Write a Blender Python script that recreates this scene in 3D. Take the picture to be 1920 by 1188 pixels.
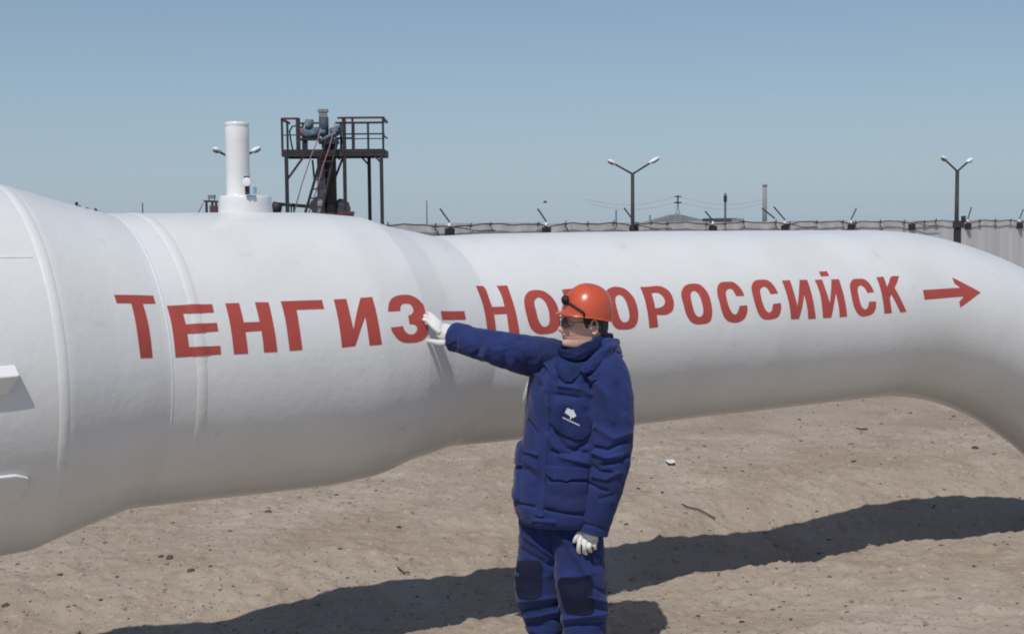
import bpy, bmesh, math, random
import numpy as np
from math import pi, sin, cos, radians, degrees, atan2, sqrt, hypot
from mathutils import Vector, Matrix
from mathutils.bvhtree import BVHTree
from mathutils.geometry import delaunay_2d_cdt

# ------------------------------------------------------------------ camera, sky, sun, exposure
for o in list(bpy.data.objects): bpy.data.objects.remove(o)
SC = bpy.context.scene; COL = SC.collection
FPX, PITCH, ROLL, CAMH = 2450.0, radians(-3.95), radians(0.5), 2.05
_f = np.array([0, cos(PITCH), sin(PITCH)]); _u = np.array([0, -sin(PITCH), cos(PITCH)]); _r = np.array([1., 0, 0])
CR = cos(ROLL)*_r - sin(ROLL)*_u; CU = sin(ROLL)*_r + cos(ROLL)*_u; CF = _f
cam = bpy.data.cameras.new('camera'); cam_ob = bpy.data.objects.new('camera', cam); COL.objects.link(cam_ob)
cam.sensor_width = 36; cam.sensor_fit = 'HORIZONTAL'; cam.lens = 36*FPX/1920; cam.clip_start = .1; cam.clip_end = 8000
M = Matrix(((CR[0], CU[0], -CF[0], 0), (CR[1], CU[1], -CF[1], 0), (CR[2], CU[2], -CF[2], CAMH), (0, 0, 0, 1)))
cam_ob.matrix_world = M; SC.camera = cam_ob
SC.render.resolution_x, SC.render.resolution_y = 1024, 633
SUN_EL, SUN_AZ = radians(56.5), radians(197)      # azimuth clockwise from +Y, where the sun stands
world = bpy.data.worlds.new('World'); SC.world = world; world.use_nodes = True
nt = world.node_tree; nt.nodes.clear()
sky = nt.nodes.new('ShaderNodeTexSky'); sky.sky_type = 'NISHITA'; sky.sun_disc = False
sky.sun_elevation = SUN_EL; sky.sun_rotation = SUN_AZ; sky.altitude = 0; sky.air_density = 1.0; sky.dust_density = 0.6; sky.ozone_density = 3.0
tint = nt.nodes.new('ShaderNodeMix'); tint.data_type = 'RGBA'; tint.blend_type = 'MULTIPLY'; tint.inputs[0].default_value = 1
tint.inputs[7].default_value = (.82, .86, .89, 1)
bg = nt.nodes.new('ShaderNodeBackground'); bg.inputs[1].default_value = .078
wo = nt.nodes.new('ShaderNodeOutputWorld')
def _math(op, a, b=None):
    n = nt.nodes.new('ShaderNodeMath'); n.operation = op; n.use_clamp = False
    for k, v in enumerate((a, b)):
        if v is None: continue
        if isinstance(v, (int, float)): n.inputs[k].default_value = v
        else: nt.links.new(v, n.inputs[k])
    return n.outputs[0]
# thin dust haze that thickens evenly towards the horizon all the way round
wtc = nt.nodes.new('ShaderNodeTexCoord'); wsep = nt.nodes.new('ShaderNodeSeparateXYZ'); nt.links.new(wtc.outputs['Generated'], wsep.inputs[0])
hz_w = _math('MULTIPLY', _math('EXPONENT', _math('MULTIPLY', _math('MAXIMUM', wsep.outputs[2], 0.0), -1/.21)), .75)
hmix = nt.nodes.new('ShaderNodeMix'); hmix.data_type = 'RGBA'; hmix.inputs[7].default_value = (4.1, 5.35, 6.75, 1)
nt.links.new(hz_w, hmix.inputs[0]); nt.links.new(sky.outputs[0], tint.inputs[6]); nt.links.new(tint.outputs[2], hmix.inputs[6])
nt.links.new(hmix.outputs[2], bg.inputs[0]); nt.links.new(bg.outputs[0], wo.inputs[0])
sun = bpy.data.lights.new('sun', 'SUN'); sun.energy = 2.55; sun.angle = radians(.5); sun.color = (1, .965, .91)
sun_ob = bpy.data.objects.new('sun', sun); COL.objects.link(sun_ob)
tosun = Vector((sin(SUN_AZ)*cos(SUN_EL), cos(SUN_AZ)*cos(SUN_EL), sin(SUN_EL)))
sun_ob.rotation_euler = tosun.to_track_quat('Z', 'Y').to_euler(); sun_ob.location = tosun*40
SC.view_settings.view_transform = 'Standard'; SC.view_settings.look = 'None'; SC.view_settings.exposure = 0.2; SC.view_settings.gamma = 1
SC.view_settings.use_curve_mapping = False
SC.cycles.max_bounces = 6; SC.cycles.filter_width = 1.9

# ------------------------------------------------------------------ helpers
def P(px, py, Y):
    """the place at distance Y ahead that the survey sighted at (px, py)"""
    d = CF + (px-960)/FPX*CR - (py-594)/FPX*CU
    return np.array([0, 0, CAMH]) + d*(Y/d[1])
def G(px, py, z=0.0):
    d = CF + (px-960)/FPX*CR - (py-594)/FPX*CU
    return np.array([0, 0, CAMH]) + d*((z-CAMH)/d[2])
def tag(o, label=None, cat=None, group=None, kind=None):
    if label: o['label'] = label
    if cat: o['category'] = cat
    if group: o['group'] = group
    if kind: o['kind'] = kind
    return o
def empty(name, loc=(0, 0, 0)):
    o = bpy.data.objects.new(name, None); o.empty_display_size = .1; o.location = loc; COL.objects.link(o); return o
def mesh_ob(name, V, Fc, mat, parent=None, smooth=True):
    me = bpy.data.meshes.new(name)
    V = np.asarray(V, float)
    if parent is not None: V = V - np.array(parent_world(parent))
    me.from_pydata(V.tolist(), [], [list(f) for f in Fc]); me.update()
    if mat: me.materials.append(mat)
    if smooth: me.polygons.foreach_set('use_smooth', [True]*len(me.polygons))
    o = bpy.data.objects.new(name, me); COL.objects.link(o)
    if parent is not None: o.parent = parent
    return o
def parent_world(p):
    v = Vector((0, 0, 0))
    while p is not None: v += p.location; p = p.parent
    return v
class MB:
    def __init__(s): s.v = []; s.f = []
    def add(s, V, Fc):
        n = len(s.v); s.v += [tuple(map(float, p)) for p in V]; s.f += [[i+n for i in f] for f in Fc]; return s
    def box(s, c, size, rz=0, axes=None):
        c = np.array(c, float); hx, hy, hz = [k/2 for k in size]
        if axes is None:
            ax = np.array([cos(rz), sin(rz), 0]); ay = np.array([-sin(rz), cos(rz), 0]); az = np.array([0, 0, 1.])
        else: ax, ay, az = [np.array(a, float) for a in axes]
        V = [c+i*hx*ax+j*hy*ay+k*hz*az for k in (-1, 1) for j in (-1, 1) for i in (-1, 1)]
        return s.add(V, [(0, 2, 3, 1), (4, 5, 7, 6), (0, 1, 5, 4), (2, 6, 7, 3), (0, 4, 6, 2), (1, 3, 7, 5)])
    def beam(s, a, b, w, h=None, up=(0, 0, 1)):
        a = np.array(a, float); b = np.array(b, float); d = b-a; L = np.linalg.norm(d); d /= L
        u = np.array(up, float)
        if abs(u@d) > .95: u = np.array([0, 1., 0])
        x = np.cross(d, u); x /= np.linalg.norm(x); u = np.cross(x, d)
        return s.box((a+b)/2, (L, w, h or w), axes=(d, x, u))
    def tube(s, pts, rad, n=10, caps=True):
        pts = np.asarray(pts, float); m = len(pts); rad = np.full(m, rad) if np.isscalar(rad) else np.asarray(rad)
        T = np.gradient(pts, axis=0); T /= np.linalg.norm(T, axis=1)[:, None]+1e-12
        ref = np.array([0, 0, 1.]) if abs(T[0][2]) < .9 else np.array([1., 0, 0])
        x = np.cross(T[0], ref); x /= np.linalg.norm(x); V = []
        for i in range(m):
            x = x-T[i]*(x@T[i]); x /= np.linalg.norm(x); y = np.cross(T[i], x)
            for k in range(n):
                a = 2*pi*k/n; V.append(pts[i]+rad[i]*(cos(a)*x+sin(a)*y))
        Fc = [(i*n+k, i*n+(k+1) % n, (i+1)*n+(k+1) % n, (i+1)*n+k) for i in range(m-1) for k in range(n)]
        if caps: Fc += [tuple(range(n-1, -1, -1)), tuple((m-1)*n+k for k in range(n))]
        return s.add(V, Fc)
    def ball(s, c, r, n=10, m=7):
        r = np.array([r, r, r]) if np.isscalar(r) else np.array(r); c = np.array(c, float)
        V = [c+r*np.array([0, 0, -1])]
        for i in range(1, m):
            t = -pi/2+pi*i/m
            for k in range(n): V.append(c+r*np.array([cos(t)*cos(2*pi*k/n), cos(t)*sin(2*pi*k/n), sin(t)]))
        V.append(c+r*np.array([0, 0, 1])); Fc = []
        for k in range(n): Fc.append((0, 1+(k+1) % n, 1+k)); Fc.append((len(V)-1, 1+(m-2)*n+k, 1+(m-2)*n+(k+1) % n))
        for i in range(m-2):
            for k in range(n): Fc.append((1+i*n+k, 1+i*n+(k+1) % n, 1+(i+1)*n+(k+1) % n, 1+(i+1)*n+k))
        return s.add(V, Fc)
    def build(s, name, mat, parent=None, smooth=False, bevel=0):
        o = mesh_ob(name, s.v, s.f, mat, parent, smooth)
        if bevel:
            b = o.modifiers.new('bevel', 'BEVEL'); b.width = bevel; b.segments = 2; b.limit_method = 'ANGLE'
        return o
def rings(R, cap0=True, cap1=True):
    R = np.asarray(R); m, n = R.shape[:2]; V = R.reshape(-1, 3).tolist()
    Fc = [(i*n+k, i*n+(k+1) % n, (i+1)*n+(k+1) % n, (i+1)*n+k) for i in range(m-1) for k in range(n)]
    if cap0: V.append(R[0].mean(0).tolist()); c = len(V)-1; Fc += [(c, (k+1) % n, k) for k in range(n)]
    if cap1: V.append(R[-1].mean(0).tolist()); c = len(V)-1; b = (m-1)*n; Fc += [(c, b+k, b+(k+1) % n) for k in range(n)]
    return V, Fc
# lattice noise (numpy) for geometry
_rs = np.random.RandomState(7); _tab = _rs.rand(64, 64, 64)
def vnoise(p):
    p = np.asarray(p, float); i = np.floor(p).astype(int); f = p-i; f = f*f*(3-2*f); i &= 63; j = (i+1) & 63
    x0, y0, z0 = i[..., 0], i[..., 1], i[..., 2]; x1, y1, z1 = j[..., 0], j[..., 1], j[..., 2]; fx, fy, fz = f[..., 0], f[..., 1], f[..., 2]
    t = _tab
    a = t[x0, y0, z0]*(1-fx)+t[x1, y0, z0]*fx; b = t[x0, y1, z0]*(1-fx)+t[x1, y1, z0]*fx
    c = t[x0, y0, z1]*(1-fx)+t[x1, y0, z1]*fx; d = t[x0, y1, z1]*(1-fx)+t[x1, y1, z1]*fx
    return (a*(1-fy)+b*fy)*(1-fz)+(c*(1-fy)+d*fy)*fz
def fbm(p, o=4):
    p = np.asarray(p, float); s = 0; a = .5
    for k in range(o): s = s+a*(vnoise(p+17.3*k)-.5); p = p*2.03; a *= .5
    return s
def inside(x, y, polys):
    c = False
    for poly in polys:
        n = len(poly); j = n-1
        for i in range(n):
            xi, yi = poly[i]; xj, yj = poly[j]
            if (yi > y) != (yj > y) and x < (xj-xi)*(y-yi)/(yj-yi)+xi: c = not c
            j = i
    return c
def tri_poly(polys, step):
    """triangulate a flat outline (with holes) with a filling of inner points; returns pts, tris, boundary loops"""
    pts = []; edges = []; loops = []
    for poly in polys:
        st = len(pts); n = len(poly)
        for i in range(n):
            a = poly[i]; b = poly[(i+1) % n]; k = max(1, int(math.ceil(hypot(b[0]-a[0], b[1]-a[1])/step)))
            for q in range(k): pts.append((a[0]+(b[0]-a[0])*q/k, a[1]+(b[1]-a[1])*q/k))
        m = len(pts)-st; edges += [(st+i, st+(i+1) % m) for i in range(m)]; loops.append(list(range(st, len(pts))))
    bp = np.array(pts); x0, y0 = bp.min(0); x1, y1 = bp.max(0)
    for i in range(int((x1-x0)/step)+1):
        for j in range(int((y1-y0)/step)+1):
            x = x0+(i+.5*(j % 2)+.31)*step; y = y0+(j+.37)*step
            if inside(x, y, polys) and ((bp-[x, y])**2).sum(1).min() > (step*.45)**2: pts.append((x, y))
    r = delaunay_2d_cdt([Vector(p) for p in pts], edges, [], 0, 1e-7)
    V = [(v.x, v.y) for v in r[0]]; T = []
    for f in r[2]:
        cx = sum(V[i][0] for i in f)/3; cy = sum(V[i][1] for i in f)/3
        if inside(cx, cy, polys): T.append(tuple(f))
    return V, T

# ------------------------------------------------------------------ materials
def new_mat(name, col, rough=.7, spec=.4, metal=0.):
    m = bpy.data.materials.new(name); m.use_nodes = True; b = m.node_tree.nodes['Principled BSDF']
    b.inputs['Base Color'].default_value = (*col, 1); b.inputs['Roughness'].default_value = rough
    b.inputs['Specular IOR Level'].default_value = spec; b.inputs['Metallic'].default_value = metal
    return m
def N(m, t, **kw):
    n = m.node_tree.nodes.new(t)
    for k, v in kw.items():
        if k.startswith('i_'): n.inputs[k[2:].replace('_', ' ')].default_value = v
        else: setattr(n, k, v)
    return n
def L(m, a, b): m.node_tree.links.new(a, b)
def mottled(m, c1, c2, scale=3., detail=6, lo=.35, hi=.65, coord='Object', base=None, dist=0.):
    """mix two pigments by a noise pattern"""
    tc = N(m, 'ShaderNodeTexCoord'); n = N(m, 'ShaderNodeTexNoise', i_Scale=scale, i_Detail=detail, i_Distortion=dist)
    L(m, tc.outputs[coord], n.inputs['Vector']); r = N(m, 'ShaderNodeMapRange'); r.inputs[1].default_value = lo; r.inputs[2].default_value = hi
    L(m, n.outputs[0], r.inputs[0]); x = N(m, 'ShaderNodeMix', data_type='RGBA'); L(m, r.outputs[0], x.inputs[0])
    if base is None: x.inputs[6].default_value = (*c1, 1)
    else: L(m, base, x.inputs[6])
    x.inputs[7].default_value = (*c2, 1)
    L(m, x.outputs[2], m.node_tree.nodes['Principled BSDF'].inputs['Base Color']); return x.outputs[2]
def bump(m, layers, dist=.01, coord='Object'):
    b = m.node_tree.nodes['Principled BSDF']; prev = None; tc = N(m, 'ShaderNodeTexCoord')
    for sc, st, d, det in layers:
        n = N(m, 'ShaderNodeTexNoise', i_Scale=sc, i_Detail=det); L(m, tc.outputs[coord], n.inputs['Vector'])
        k = N(m, 'ShaderNodeBump', i_Strength=st, i_Distance=d); L(m, n.outputs[0], k.inputs['Height'])
        if prev: L(m, prev.outputs[0], k.inputs['Normal'])
        prev = k
    L(m, prev.outputs[0], b.inputs['Normal']); return prev
MAT = {}
m = MAT['white'] = new_mat('white_paint', (.75, .755, .75), .48, .3)
b1 = mottled(m, (.77, .767, .754), (.712, .705, .682), 2.2, 6, .45, .75)
mottled(m, None, (.60, .58, .55), 9., 5, .66, .86, base=b1)
bump(m, [(5, .22, .012, 2), (30, .22, .005, 3), (120, .10, .0015, 3)])
bs = MAT['white'].node_tree.nodes['Principled BSDF']; bs.inputs['Coat Weight'].default_value = .4; bs.inputs['Coat Roughness'].default_value = .16
m = MAT['weld'] = new_mat('painted_weld', (.74, .75, .77), .5, .4)
bump(m, [(60, .3, .005, 3), (160, .2, .002, 3)])
m = MAT['red'] = new_mat('red_paint', (.45, .082, .066), .6, .3)
b1 = mottled(m, (.465, .084, .068), (.40, .072, .058), 7, 6, .35, .7)
b1 = mottled(m, None, (.58, .20, .17), 55, 5, .66, .85, base=b1)
bump(m, [(38, .25, .004, 4), (140, .15, .0015, 3)])
m = MAT['navy'] = new_mat('navy_cloth', (.024, .040, .150), .85, .15)
mottled(m, (.025, .042, .158), (.017, .028, .105), 6, 5, .35, .7)
bump(m, [(12, .25, .012, 3), (42, .25, .005, 4), (160, .2, .0015, 3)])
m.node_tree.nodes['Principled BSDF'].inputs['Sheen Weight'].default_value = .12
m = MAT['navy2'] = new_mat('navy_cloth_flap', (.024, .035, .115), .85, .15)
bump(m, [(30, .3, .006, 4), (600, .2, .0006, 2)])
m = MAT['dark'] = new_mat('dark_navy_patch', (.017, .020, .044), .9, .1)
bump(m, [(30, .35, .008, 4), (600, .2, .0006, 2)])
m = MAT['navy_shaded'] = new_mat('dark_navy_shaded_cloth', (.017, .026, .08), .9, .1); mottled(m, (.016, .024, .072), (.021, .034, .115), 16, 4); bump(m, [(30, .35, .008, 4)])  # dark navy; shade on the chest pocket and under the chin is in the colour
m = MAT['orange'] = new_mat('orange_plastic', (.58, .095, .042), .28, .5)
mottled(m, (.60, .10, .042), (.50, .085, .042), 14, 5, .4, .75); bump(m, [(25, .08, .004, 3)])
m = MAT['black'] = new_mat('black_rubber', (.012, .012, .014), .55, .4); bump(m, [(80, .2, .002, 3)])
m = MAT['skin'] = new_mat('skin', (.66, .42, .33), .55, .35)
mottled(m, (.68, .44, .345), (.62, .34, .26), 28, 4, .4, .7); bump(m, [(120, .15, .001, 3)])
m.node_tree.nodes['Principled BSDF'].inputs['Subsurface Weight'].default_value = .12
m.node_tree.nodes['Principled BSDF'].inputs['Subsurface Scale'].default_value = .01
m = MAT['lip'] = new_mat('lip', (.42, .18, .15), .5, .35)
m = MAT['hair'] = new_mat('dark_greying_hair', (.045, .040, .040), .6, .3)
mottled(m, (.035, .03, .03), (.16, .15, .15), 90, 4, .45, .7); bump(m, [(220, .8, .004, 3)])
m = MAT['glove'] = new_mat('white_cotton', (.74, .71, .69), .9, .1)
mottled(m, (.75, .72, .70), (.62, .58, .55), 30, 4, .45, .75); bump(m, [(90, .3, .002, 4), (900, .3, .0006, 2)])
m = MAT['boot'] = new_mat('black_leather', (.014, .013, .013), .4, .4); bump(m, [(30, .3, .004, 4)])
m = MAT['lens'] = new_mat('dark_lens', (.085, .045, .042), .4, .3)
m = MAT['emblem'] = new_mat('white_print', (.62, .62, .68), .8, .2)
m = MAT['frame'] = new_mat('dark_brown_steel', (.030, .027, .032), .6, .4)
mottled(m, (.026, .025, .034), (.075, .042, .038), 5, 5, .5, .75); bump(m, [(30, .2, .003, 4)])
m = MAT['redrail'] = new_mat('rusty_red_steel', (.12, .045, .045), .6, .4)
m = MAT['blue'] = new_mat('pale_blue_paint', (.12, .18, .23), .6, .3)
mottled(m, (.11, .17, .22), (.30, .33, .34), 5, 4, .5, .65)
m = MAT['redpaint'] = new_mat('signal_red_paint', (.40, .05, .05), .5, .4)
m = MAT['pink'] = new_mat('faded_red_rope', (.34, .20, .22), .8, .2)
m = MAT['grey'] = new_mat('grey_steel', (.20, .21, .22), .5, .4); mottled(m, (.2, .21, .22), (.28, .28, .28), 4, 4)
m = MAT['lamp'] = new_mat('white_lamp_shell', (.80, .81, .82), .4, .4)
m = MAT['lampdark'] = new_mat('grey_lamp_glass', (.14, .14, .13), .3, .5)
m = MAT['dimsteel'] = new_mat('dull_grey_steel', (.075, .075, .085), .7, .3)
m = MAT['concrete'] = new_mat('pale_concrete', (.42, .41, .42), .9, .2)
tc = N(m, 'ShaderNodeTexCoord'); mp = N(m, 'ShaderNodeMapping'); mp.inputs['Scale'].default_value = (2.2, 2.2, .18); L(m, tc.outputs['Object'], mp.inputs[0])
n = N(m, 'ShaderNodeTexNoise', i_Scale=1.0, i_Detail=6); L(m, mp.outputs[0], n.inputs['Vector'])
r = N(m, 'ShaderNodeValToRGB'); r.color_ramp.elements[0].position = .35; r.color_ramp.elements[0].color = (.50, .49, .485, 1); r.color_ramp.elements[1].position = .65; r.color_ramp.elements[1].color = (.62, .61, .60, 1)
L(m, n.outputs[0], r.inputs[0]); L(m, r.outputs[0], m.node_tree.nodes['Principled BSDF'].inputs['Base Color'])
m = MAT['wrap'] = new_mat('grey_insulation', (.30, .30, .31), .9, .2); mottled(m, (.34, .34, .35), (.20, .19, .21), 5, 6, .4, .6); bump(m, [(12, .8, .05, 4)])
m = MAT['chimney'] = new_mat('weathered_concrete', (.27, .285, .29), .9, .2)
m = MAT['shed'] = new_mat('grey_sheet_roof', (.24, .25, .28), .7, .3); mottled(m, (.24, .25, .28), (.19, .2, .23), .6, 4)
m = MAT['slate'] = new_mat('dark_slate_blue', (.07, .08, .11), .7, .3)
m = MAT['wood'] = new_mat('weathered_pole', (.12, .11, .12), .8, .2)
m = MAT['wire'] = new_mat('rusty_wire', (.045, .036, .038), .7, .3)
m = MAT['paper'] = new_mat('white_scrap', (.70, .69, .66), .8, .2)
m = MAT['stone'] = new_mat('sandy_stone', (.33, .28, .23), .9, .15)
geo = N(m, 'ShaderNodeObjectInfo'); mottled(m, (.38, .33, .275), (.22, .17, .14), 7, 5, .35, .7); bump(m, [(30, .5, .01, 4)])
m = MAT['clod'] = new_mat('dark_clod', (.12, .085, .07), .95, .1); mottled(m, (.13, .09, .07), (.07, .055, .05), 30, 4); bump(m, [(60, .7, .01, 4)])
m = MAT['twig'] = new_mat('dry_twig', (.10, .075, .06), .9, .1)
m = MAT['bluecan'] = new_mat('light_blue_vial', (.22, .42, .55), .4, .4)
# dirt
m = MAT['dirt'] = new_mat('sandy_dirt', (.36, .30, .24), .95, .12)
b1 = mottled(m, (.385, .318, .252), (.335, .262, .200), 1.1, 8, .42, .62, dist=.6)
b2 = mottled(m, None, (.45, .385, .312), .55, 7, .52, .72, base=b1, dist=1.2)
b3 = mottled(m, None, (.27, .20, .15), 6.5, 7, .60, .78, base=b2)
b4 = mottled(m, None, (.48, .42, .35), 30, 4, .60, .72, base=b3)
mottled(m, None, (.21, .155, .12), 24, 3, .66, .78, base=b4)
bump(m, [(3, .5, .05, 6), (18, .7, .02, 6), (80, .8, .008, 4)])

# ------------------------------------------------------------------ ground: one sheet to the horizon, dense where the picture looks at it
def axis_pts(a, b, st, far, g=1.12):
    c = list(np.arange(a, b+st/2, st)); d = st; x = c[-1]
    while x < far: d *= g; x += d; c.append(x)
    d = st; x = c[0]; l = []
    while x > -far: d *= g; x -= d; l.append(x)
    return np.array(l[::-1]+c)
BANK = .115
CREST = np.array([G(px, py, BANK)[:2] for px, py in ((-400, 1390), (0, 1318), (400, 1247), (720, 1190), (850, 1163), (935, 1146), (1140, 1110), (1200, 1096), (1300, 1075), (1400, 1057), (1540, 1035), (1702, 1008), (1774, 1000), (1900, 988), (2300, 940))])
def ground_h(x, y):
    p = np.stack([x, y, 0*x], -1)
    near = np.clip((26-np.hypot(x, y-6))/10, 0, 1)
    # low bank whose lip runs along the near side of the pipeline's shadow, shallow trough behind it
    t = y-np.interp(x, CREST[:, 0], CREST[:, 1])-.10*fbm(np.stack([x*2.3, 0*x, 0*x+4], -1), 3)-.05*fbm(np.stack([x*9, 0*x, 0*x+8], -1), 2)
    k = np.clip(t/.42, 0, 1); k = k*k*(3-2*k); e = np.clip((x-.7)/1.5, 0, 1); e = e*e*(3-2*e)
    sw = BANK*(1+.35*e)*(1-k) - (.165+.27*e)*np.exp(-((t-1.25)/.95)**2)
    h = sw*np.clip((26-np.hypot(x, y-6))/16, 0, 1)+near*(.07*fbm(p*.45+3, 3) + .055*fbm(p*1.7+9, 3) + .042*fbm(p*5.5, 3)+.030*fbm(p*17, 3))
    r = np.maximum(fbm(p*9+31, 3)-.08, 0); h = h+near*.12*r
    r2 = np.maximum(fbm(p*22+3, 2)-.12, 0); h = h+near*.10*r2*np.clip(1.2-np.abs(t+.2)/1.2, .25, 1)
    far = np.clip((y-28)/16, 0, 1)*np.clip((x-11)/6, 0, 1)      # the yard falls away a little towards the right end of the wall
    return h - .6*far*far*(3-2*far) + .6*fbm(p*.01+5, 3)*(1-near)*(1-far)
gx = axis_pts(-3.6, 4.6, .022, 4200); gy = axis_pts(5.0, 12.6, .022, 4200)
X, Yg = np.meshgrid(gx, gy); Zg = ground_h(X, Yg)
nx, ny = len(gx), len(gy)
me = bpy.data.meshes.new('ground'); me.vertices.add(nx*ny); me.vertices.foreach_set('co', np.stack([X, Yg, Zg], -1).ravel())
i = np.arange((ny-1)*(nx-1)); a = (i//(nx-1))*nx+i % (nx-1); q4 = np.stack([a, a+1, a+nx+1, a+nx], -1).ravel()
me.loops.add(len(q4)); me.loops.foreach_set('vertex_index', q4); me.polygons.add(len(i)); me.polygons.foreach_set('loop_start', np.arange(0, len(q4), 4))
me.polygons.foreach_set('use_smooth', np.ones(len(i), bool)); me.update(calc_edges=True); me.materials.append(MAT['dirt'])
ground = bpy.data.objects.new('ground', me); COL.objects.link(ground); tag(ground, kind='structure')
def gh(x, y): return float(ground_h(np.array([x]), np.array([y]))[0])
def rock(c, s, seed, flat=.6, sub=1):
    rs = np.random.RandomState(seed); bm = bmesh.new(); bmesh.ops.create_icosphere(bm, subdivisions=sub, radius=1)
    V = np.array([v.co[:] for v in bm.verts]); Fc = [[v.index for v in f.verts] for f in bm.faces]; bm.free()
    V = V*(1+.35*(rs.rand(len(V), 1)-.5)); V = V*np.array([1, .6+.5*rs.rand(), flat])*s; a = rs.rand()*6.28
    R = np.array([[cos(a), -sin(a), 0], [sin(a), cos(a), 0], [0, 0, 1]]); return V@R.T+np.array(c), Fc
rs = np.random.RandomState(3); g = MB(); base = [rock((0, 0, 0), 1, k, .65, 1) for k in range(14)]
gv = []; gf = []; nv = 0
for k in range(15000):
    t = rs.rand(); y = 5.0+9.5*t**1.25; x = rs.uniform(-.42, .42)*y*1.02
    dens = fbm(np.array([x*.8, y*.8, 2.]), 2)
    if dens < rs.uniform(-.25, .12): continue
    s = .0035+.006*rs.rand()**2.5+(.013*rs.rand() if rs.rand() < .05 else 0); s *= (1+.05*(y-5))
    V, Fc = base[k % 14]; z = gh(x, y) if k % 1 == 0 else 0
    gv.append(V*s+np.array([x, y, z+s*.15])); gf.append(np.array(Fc)+nv); nv += len(V)
gv = np.concatenate(gv); gf = np.concatenate(gf)
dv = []; df = []; nd = 0
for k in range(2600):
    y = 5.0+10*rs.rand()**1.3; x = rs.uniform(-.42, .42)*y*1.02
    if fbm(np.array([x*1.3+40, y*1.3, 6.]), 2) < rs.uniform(-.2, .3): continue
    s = (.0035+.008*rs.rand()**3)*(1+.07*(y-5)); V, Fc = base[k % 14]; dv.append(V*[s*1.3, s, s*.8]+np.array([x, y, gh(x, y)+s*.1])); df.append(np.array(Fc)+nd); nd += len(V)
crumbs = mesh_ob('dirt_crumbs', np.concatenate(dv), np.concatenate(df), MAT['clod'], smooth=False); tag(crumbs, 'dark dry crumbs of earth strewn over the sandy ground', 'dirt', kind='stuff')
gravel = mesh_ob('gravel', gv, gf, MAT['stone'], smooth=False); tag(gravel, 'loose small gravel and dirt crumbs scattered over the sandy ground', 'gravel', kind='stuff')

# ------------------------------------------------------------------ the pipeline
A0 = np.array([0, 6.858666, 1.510005]); _th = radians(51.5)
PA = np.array([sin(_th), cos(_th), math.tan(radians(.8686))]); PA /= np.linalg.norm(PA)
PN = np.array([cos(_th), -sin(_th), 0]); PU = np.cross(PN, PA); PU *= np.sign(PU[2])
S_A, S_B, S_W, S_C, S_D, S_E, S_L, R_E = -2.665, -2.173, -2.05, -.9645, -.5429, -.3124, 2.705, 3.23
KB, KU, KC = .06494, -.021276, -.0638; PSI = radians(15)
def frames(s):
    s = np.asarray(s, float); C = A0+s[:, None]*PA + np.maximum(s-S_C, 0)[:, None]*(KB*PN+KU*PU) + np.maximum(S_B-s, 0)[:, None]*(KC*PN)
    T = np.tile(PA, (len(s), 1)); Nn = np.tile(PN, (len(s), 1)); d = -PU*cos(PSI)+PN*sin(PSI); b = np.cross(PA, d)
    e = np.where(s > S_L)[0]; AM = radians(80)
    for i in e:
        al = min((s[i]-S_L)/R_E, AM); ex = max(s[i]-S_L-AM*R_E, 0)
        a1 = PA+KB*PN+KU*PU
        T[i] = cos(al)*PA+sin(al)*d
        C[i] = A0+S_L*PA+(S_L-S_C)*(KB*PN+KU*PU)+R_E*(sin(al)*a1+(1-cos(al))*d)+ex*T[i]
        Nn[i] = PN*cos(al)+np.cross(b, PN)*sin(al)+b*(b@PN)*(1-cos(al))
    U = np.cross(Nn, T); U *= np.sign(np.cross(PN, PA)@PU)
    return C, T, Nn, U
KN = [-3.6, -3.0, -2.60, -2.4, -2.178, -1.6, -1.2, -.968, -.8, -.65, -.535, -.2, 1, 2.8]
RN = [.775, .757, .740, .681, .624, .6357, .6396, .6234, .576, .549, .525, .535, .535, .535]
def prof(s):
    s = np.asarray(s, float); return sum(np.interp(s+d, KN, RN) for d in (-.012, -.006, 0, .006, .012))/5
def offs(s):
    s = np.asarray(s, float); return sum(np.interp(s+d, [-3.4, -2.7, -2.2, -1., -.5, 1, 2.8], [.024, .03, .02, -.014, -.0124, 0, 0]) for d in (-.08, -.04, 0, .04, .08))/5
def surf(s, ph, dr=0.):
    """points on the pipeline's skin for paired arrays of station and angle"""
    s = np.atleast_1d(np.asarray(s, float)); ph = np.atleast_1d(np.asarray(ph, float)); C, T, Nn, U = frames(s)
    r = prof(s)+dr+.0045*fbm(np.stack([s*3.1, np.cos(ph)*2.2+5, np.sin(ph)*2.2+5], -1), 3)
    D = np.cos(ph)[:, None]*Nn+np.sin(ph)[:, None]*U
    return C+offs(s)[:, None]*U+r[:, None]*D
pipe = empty('oil_pipeline', (0, 6.9, 0))
tag(pipe, 'huge white pipeline with red lettering, stepping down in diameter and bending at right', 'pipeline')
PH = np.linspace(0, 2*pi, 145)[:-1]
def section(name, s0, s1, st=.03):
    n = max(3, int(abs(s1-s0)/st)+1); S = np.linspace(s0, s1, n); s, p = np.meshgrid(S, PH, indexing='ij')
    R = surf(s.ravel(), p.ravel()).reshape(n, len(PH), 3)
    V, Fc = rings(R, s0 < -6, s1 > 8)
    Fc = [f[::-1] for f in Fc]
    return mesh_ob(name, V, Fc, MAT['white'], pipe)
section('barrel', -6.5, S_A); section('reducer', S_A, S_B, .015); section('pipe_section', S_B, S_C)
section('reducer', S_C, S_D, .015); section('pipe_section', S_D, S_L); section('elbow', S_L, S_L+radians(80)*R_E, .03); section('pipe_section', S_L+radians(80)*R_E, S_L+radians(80)*R_E+1.2, .1)
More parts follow.
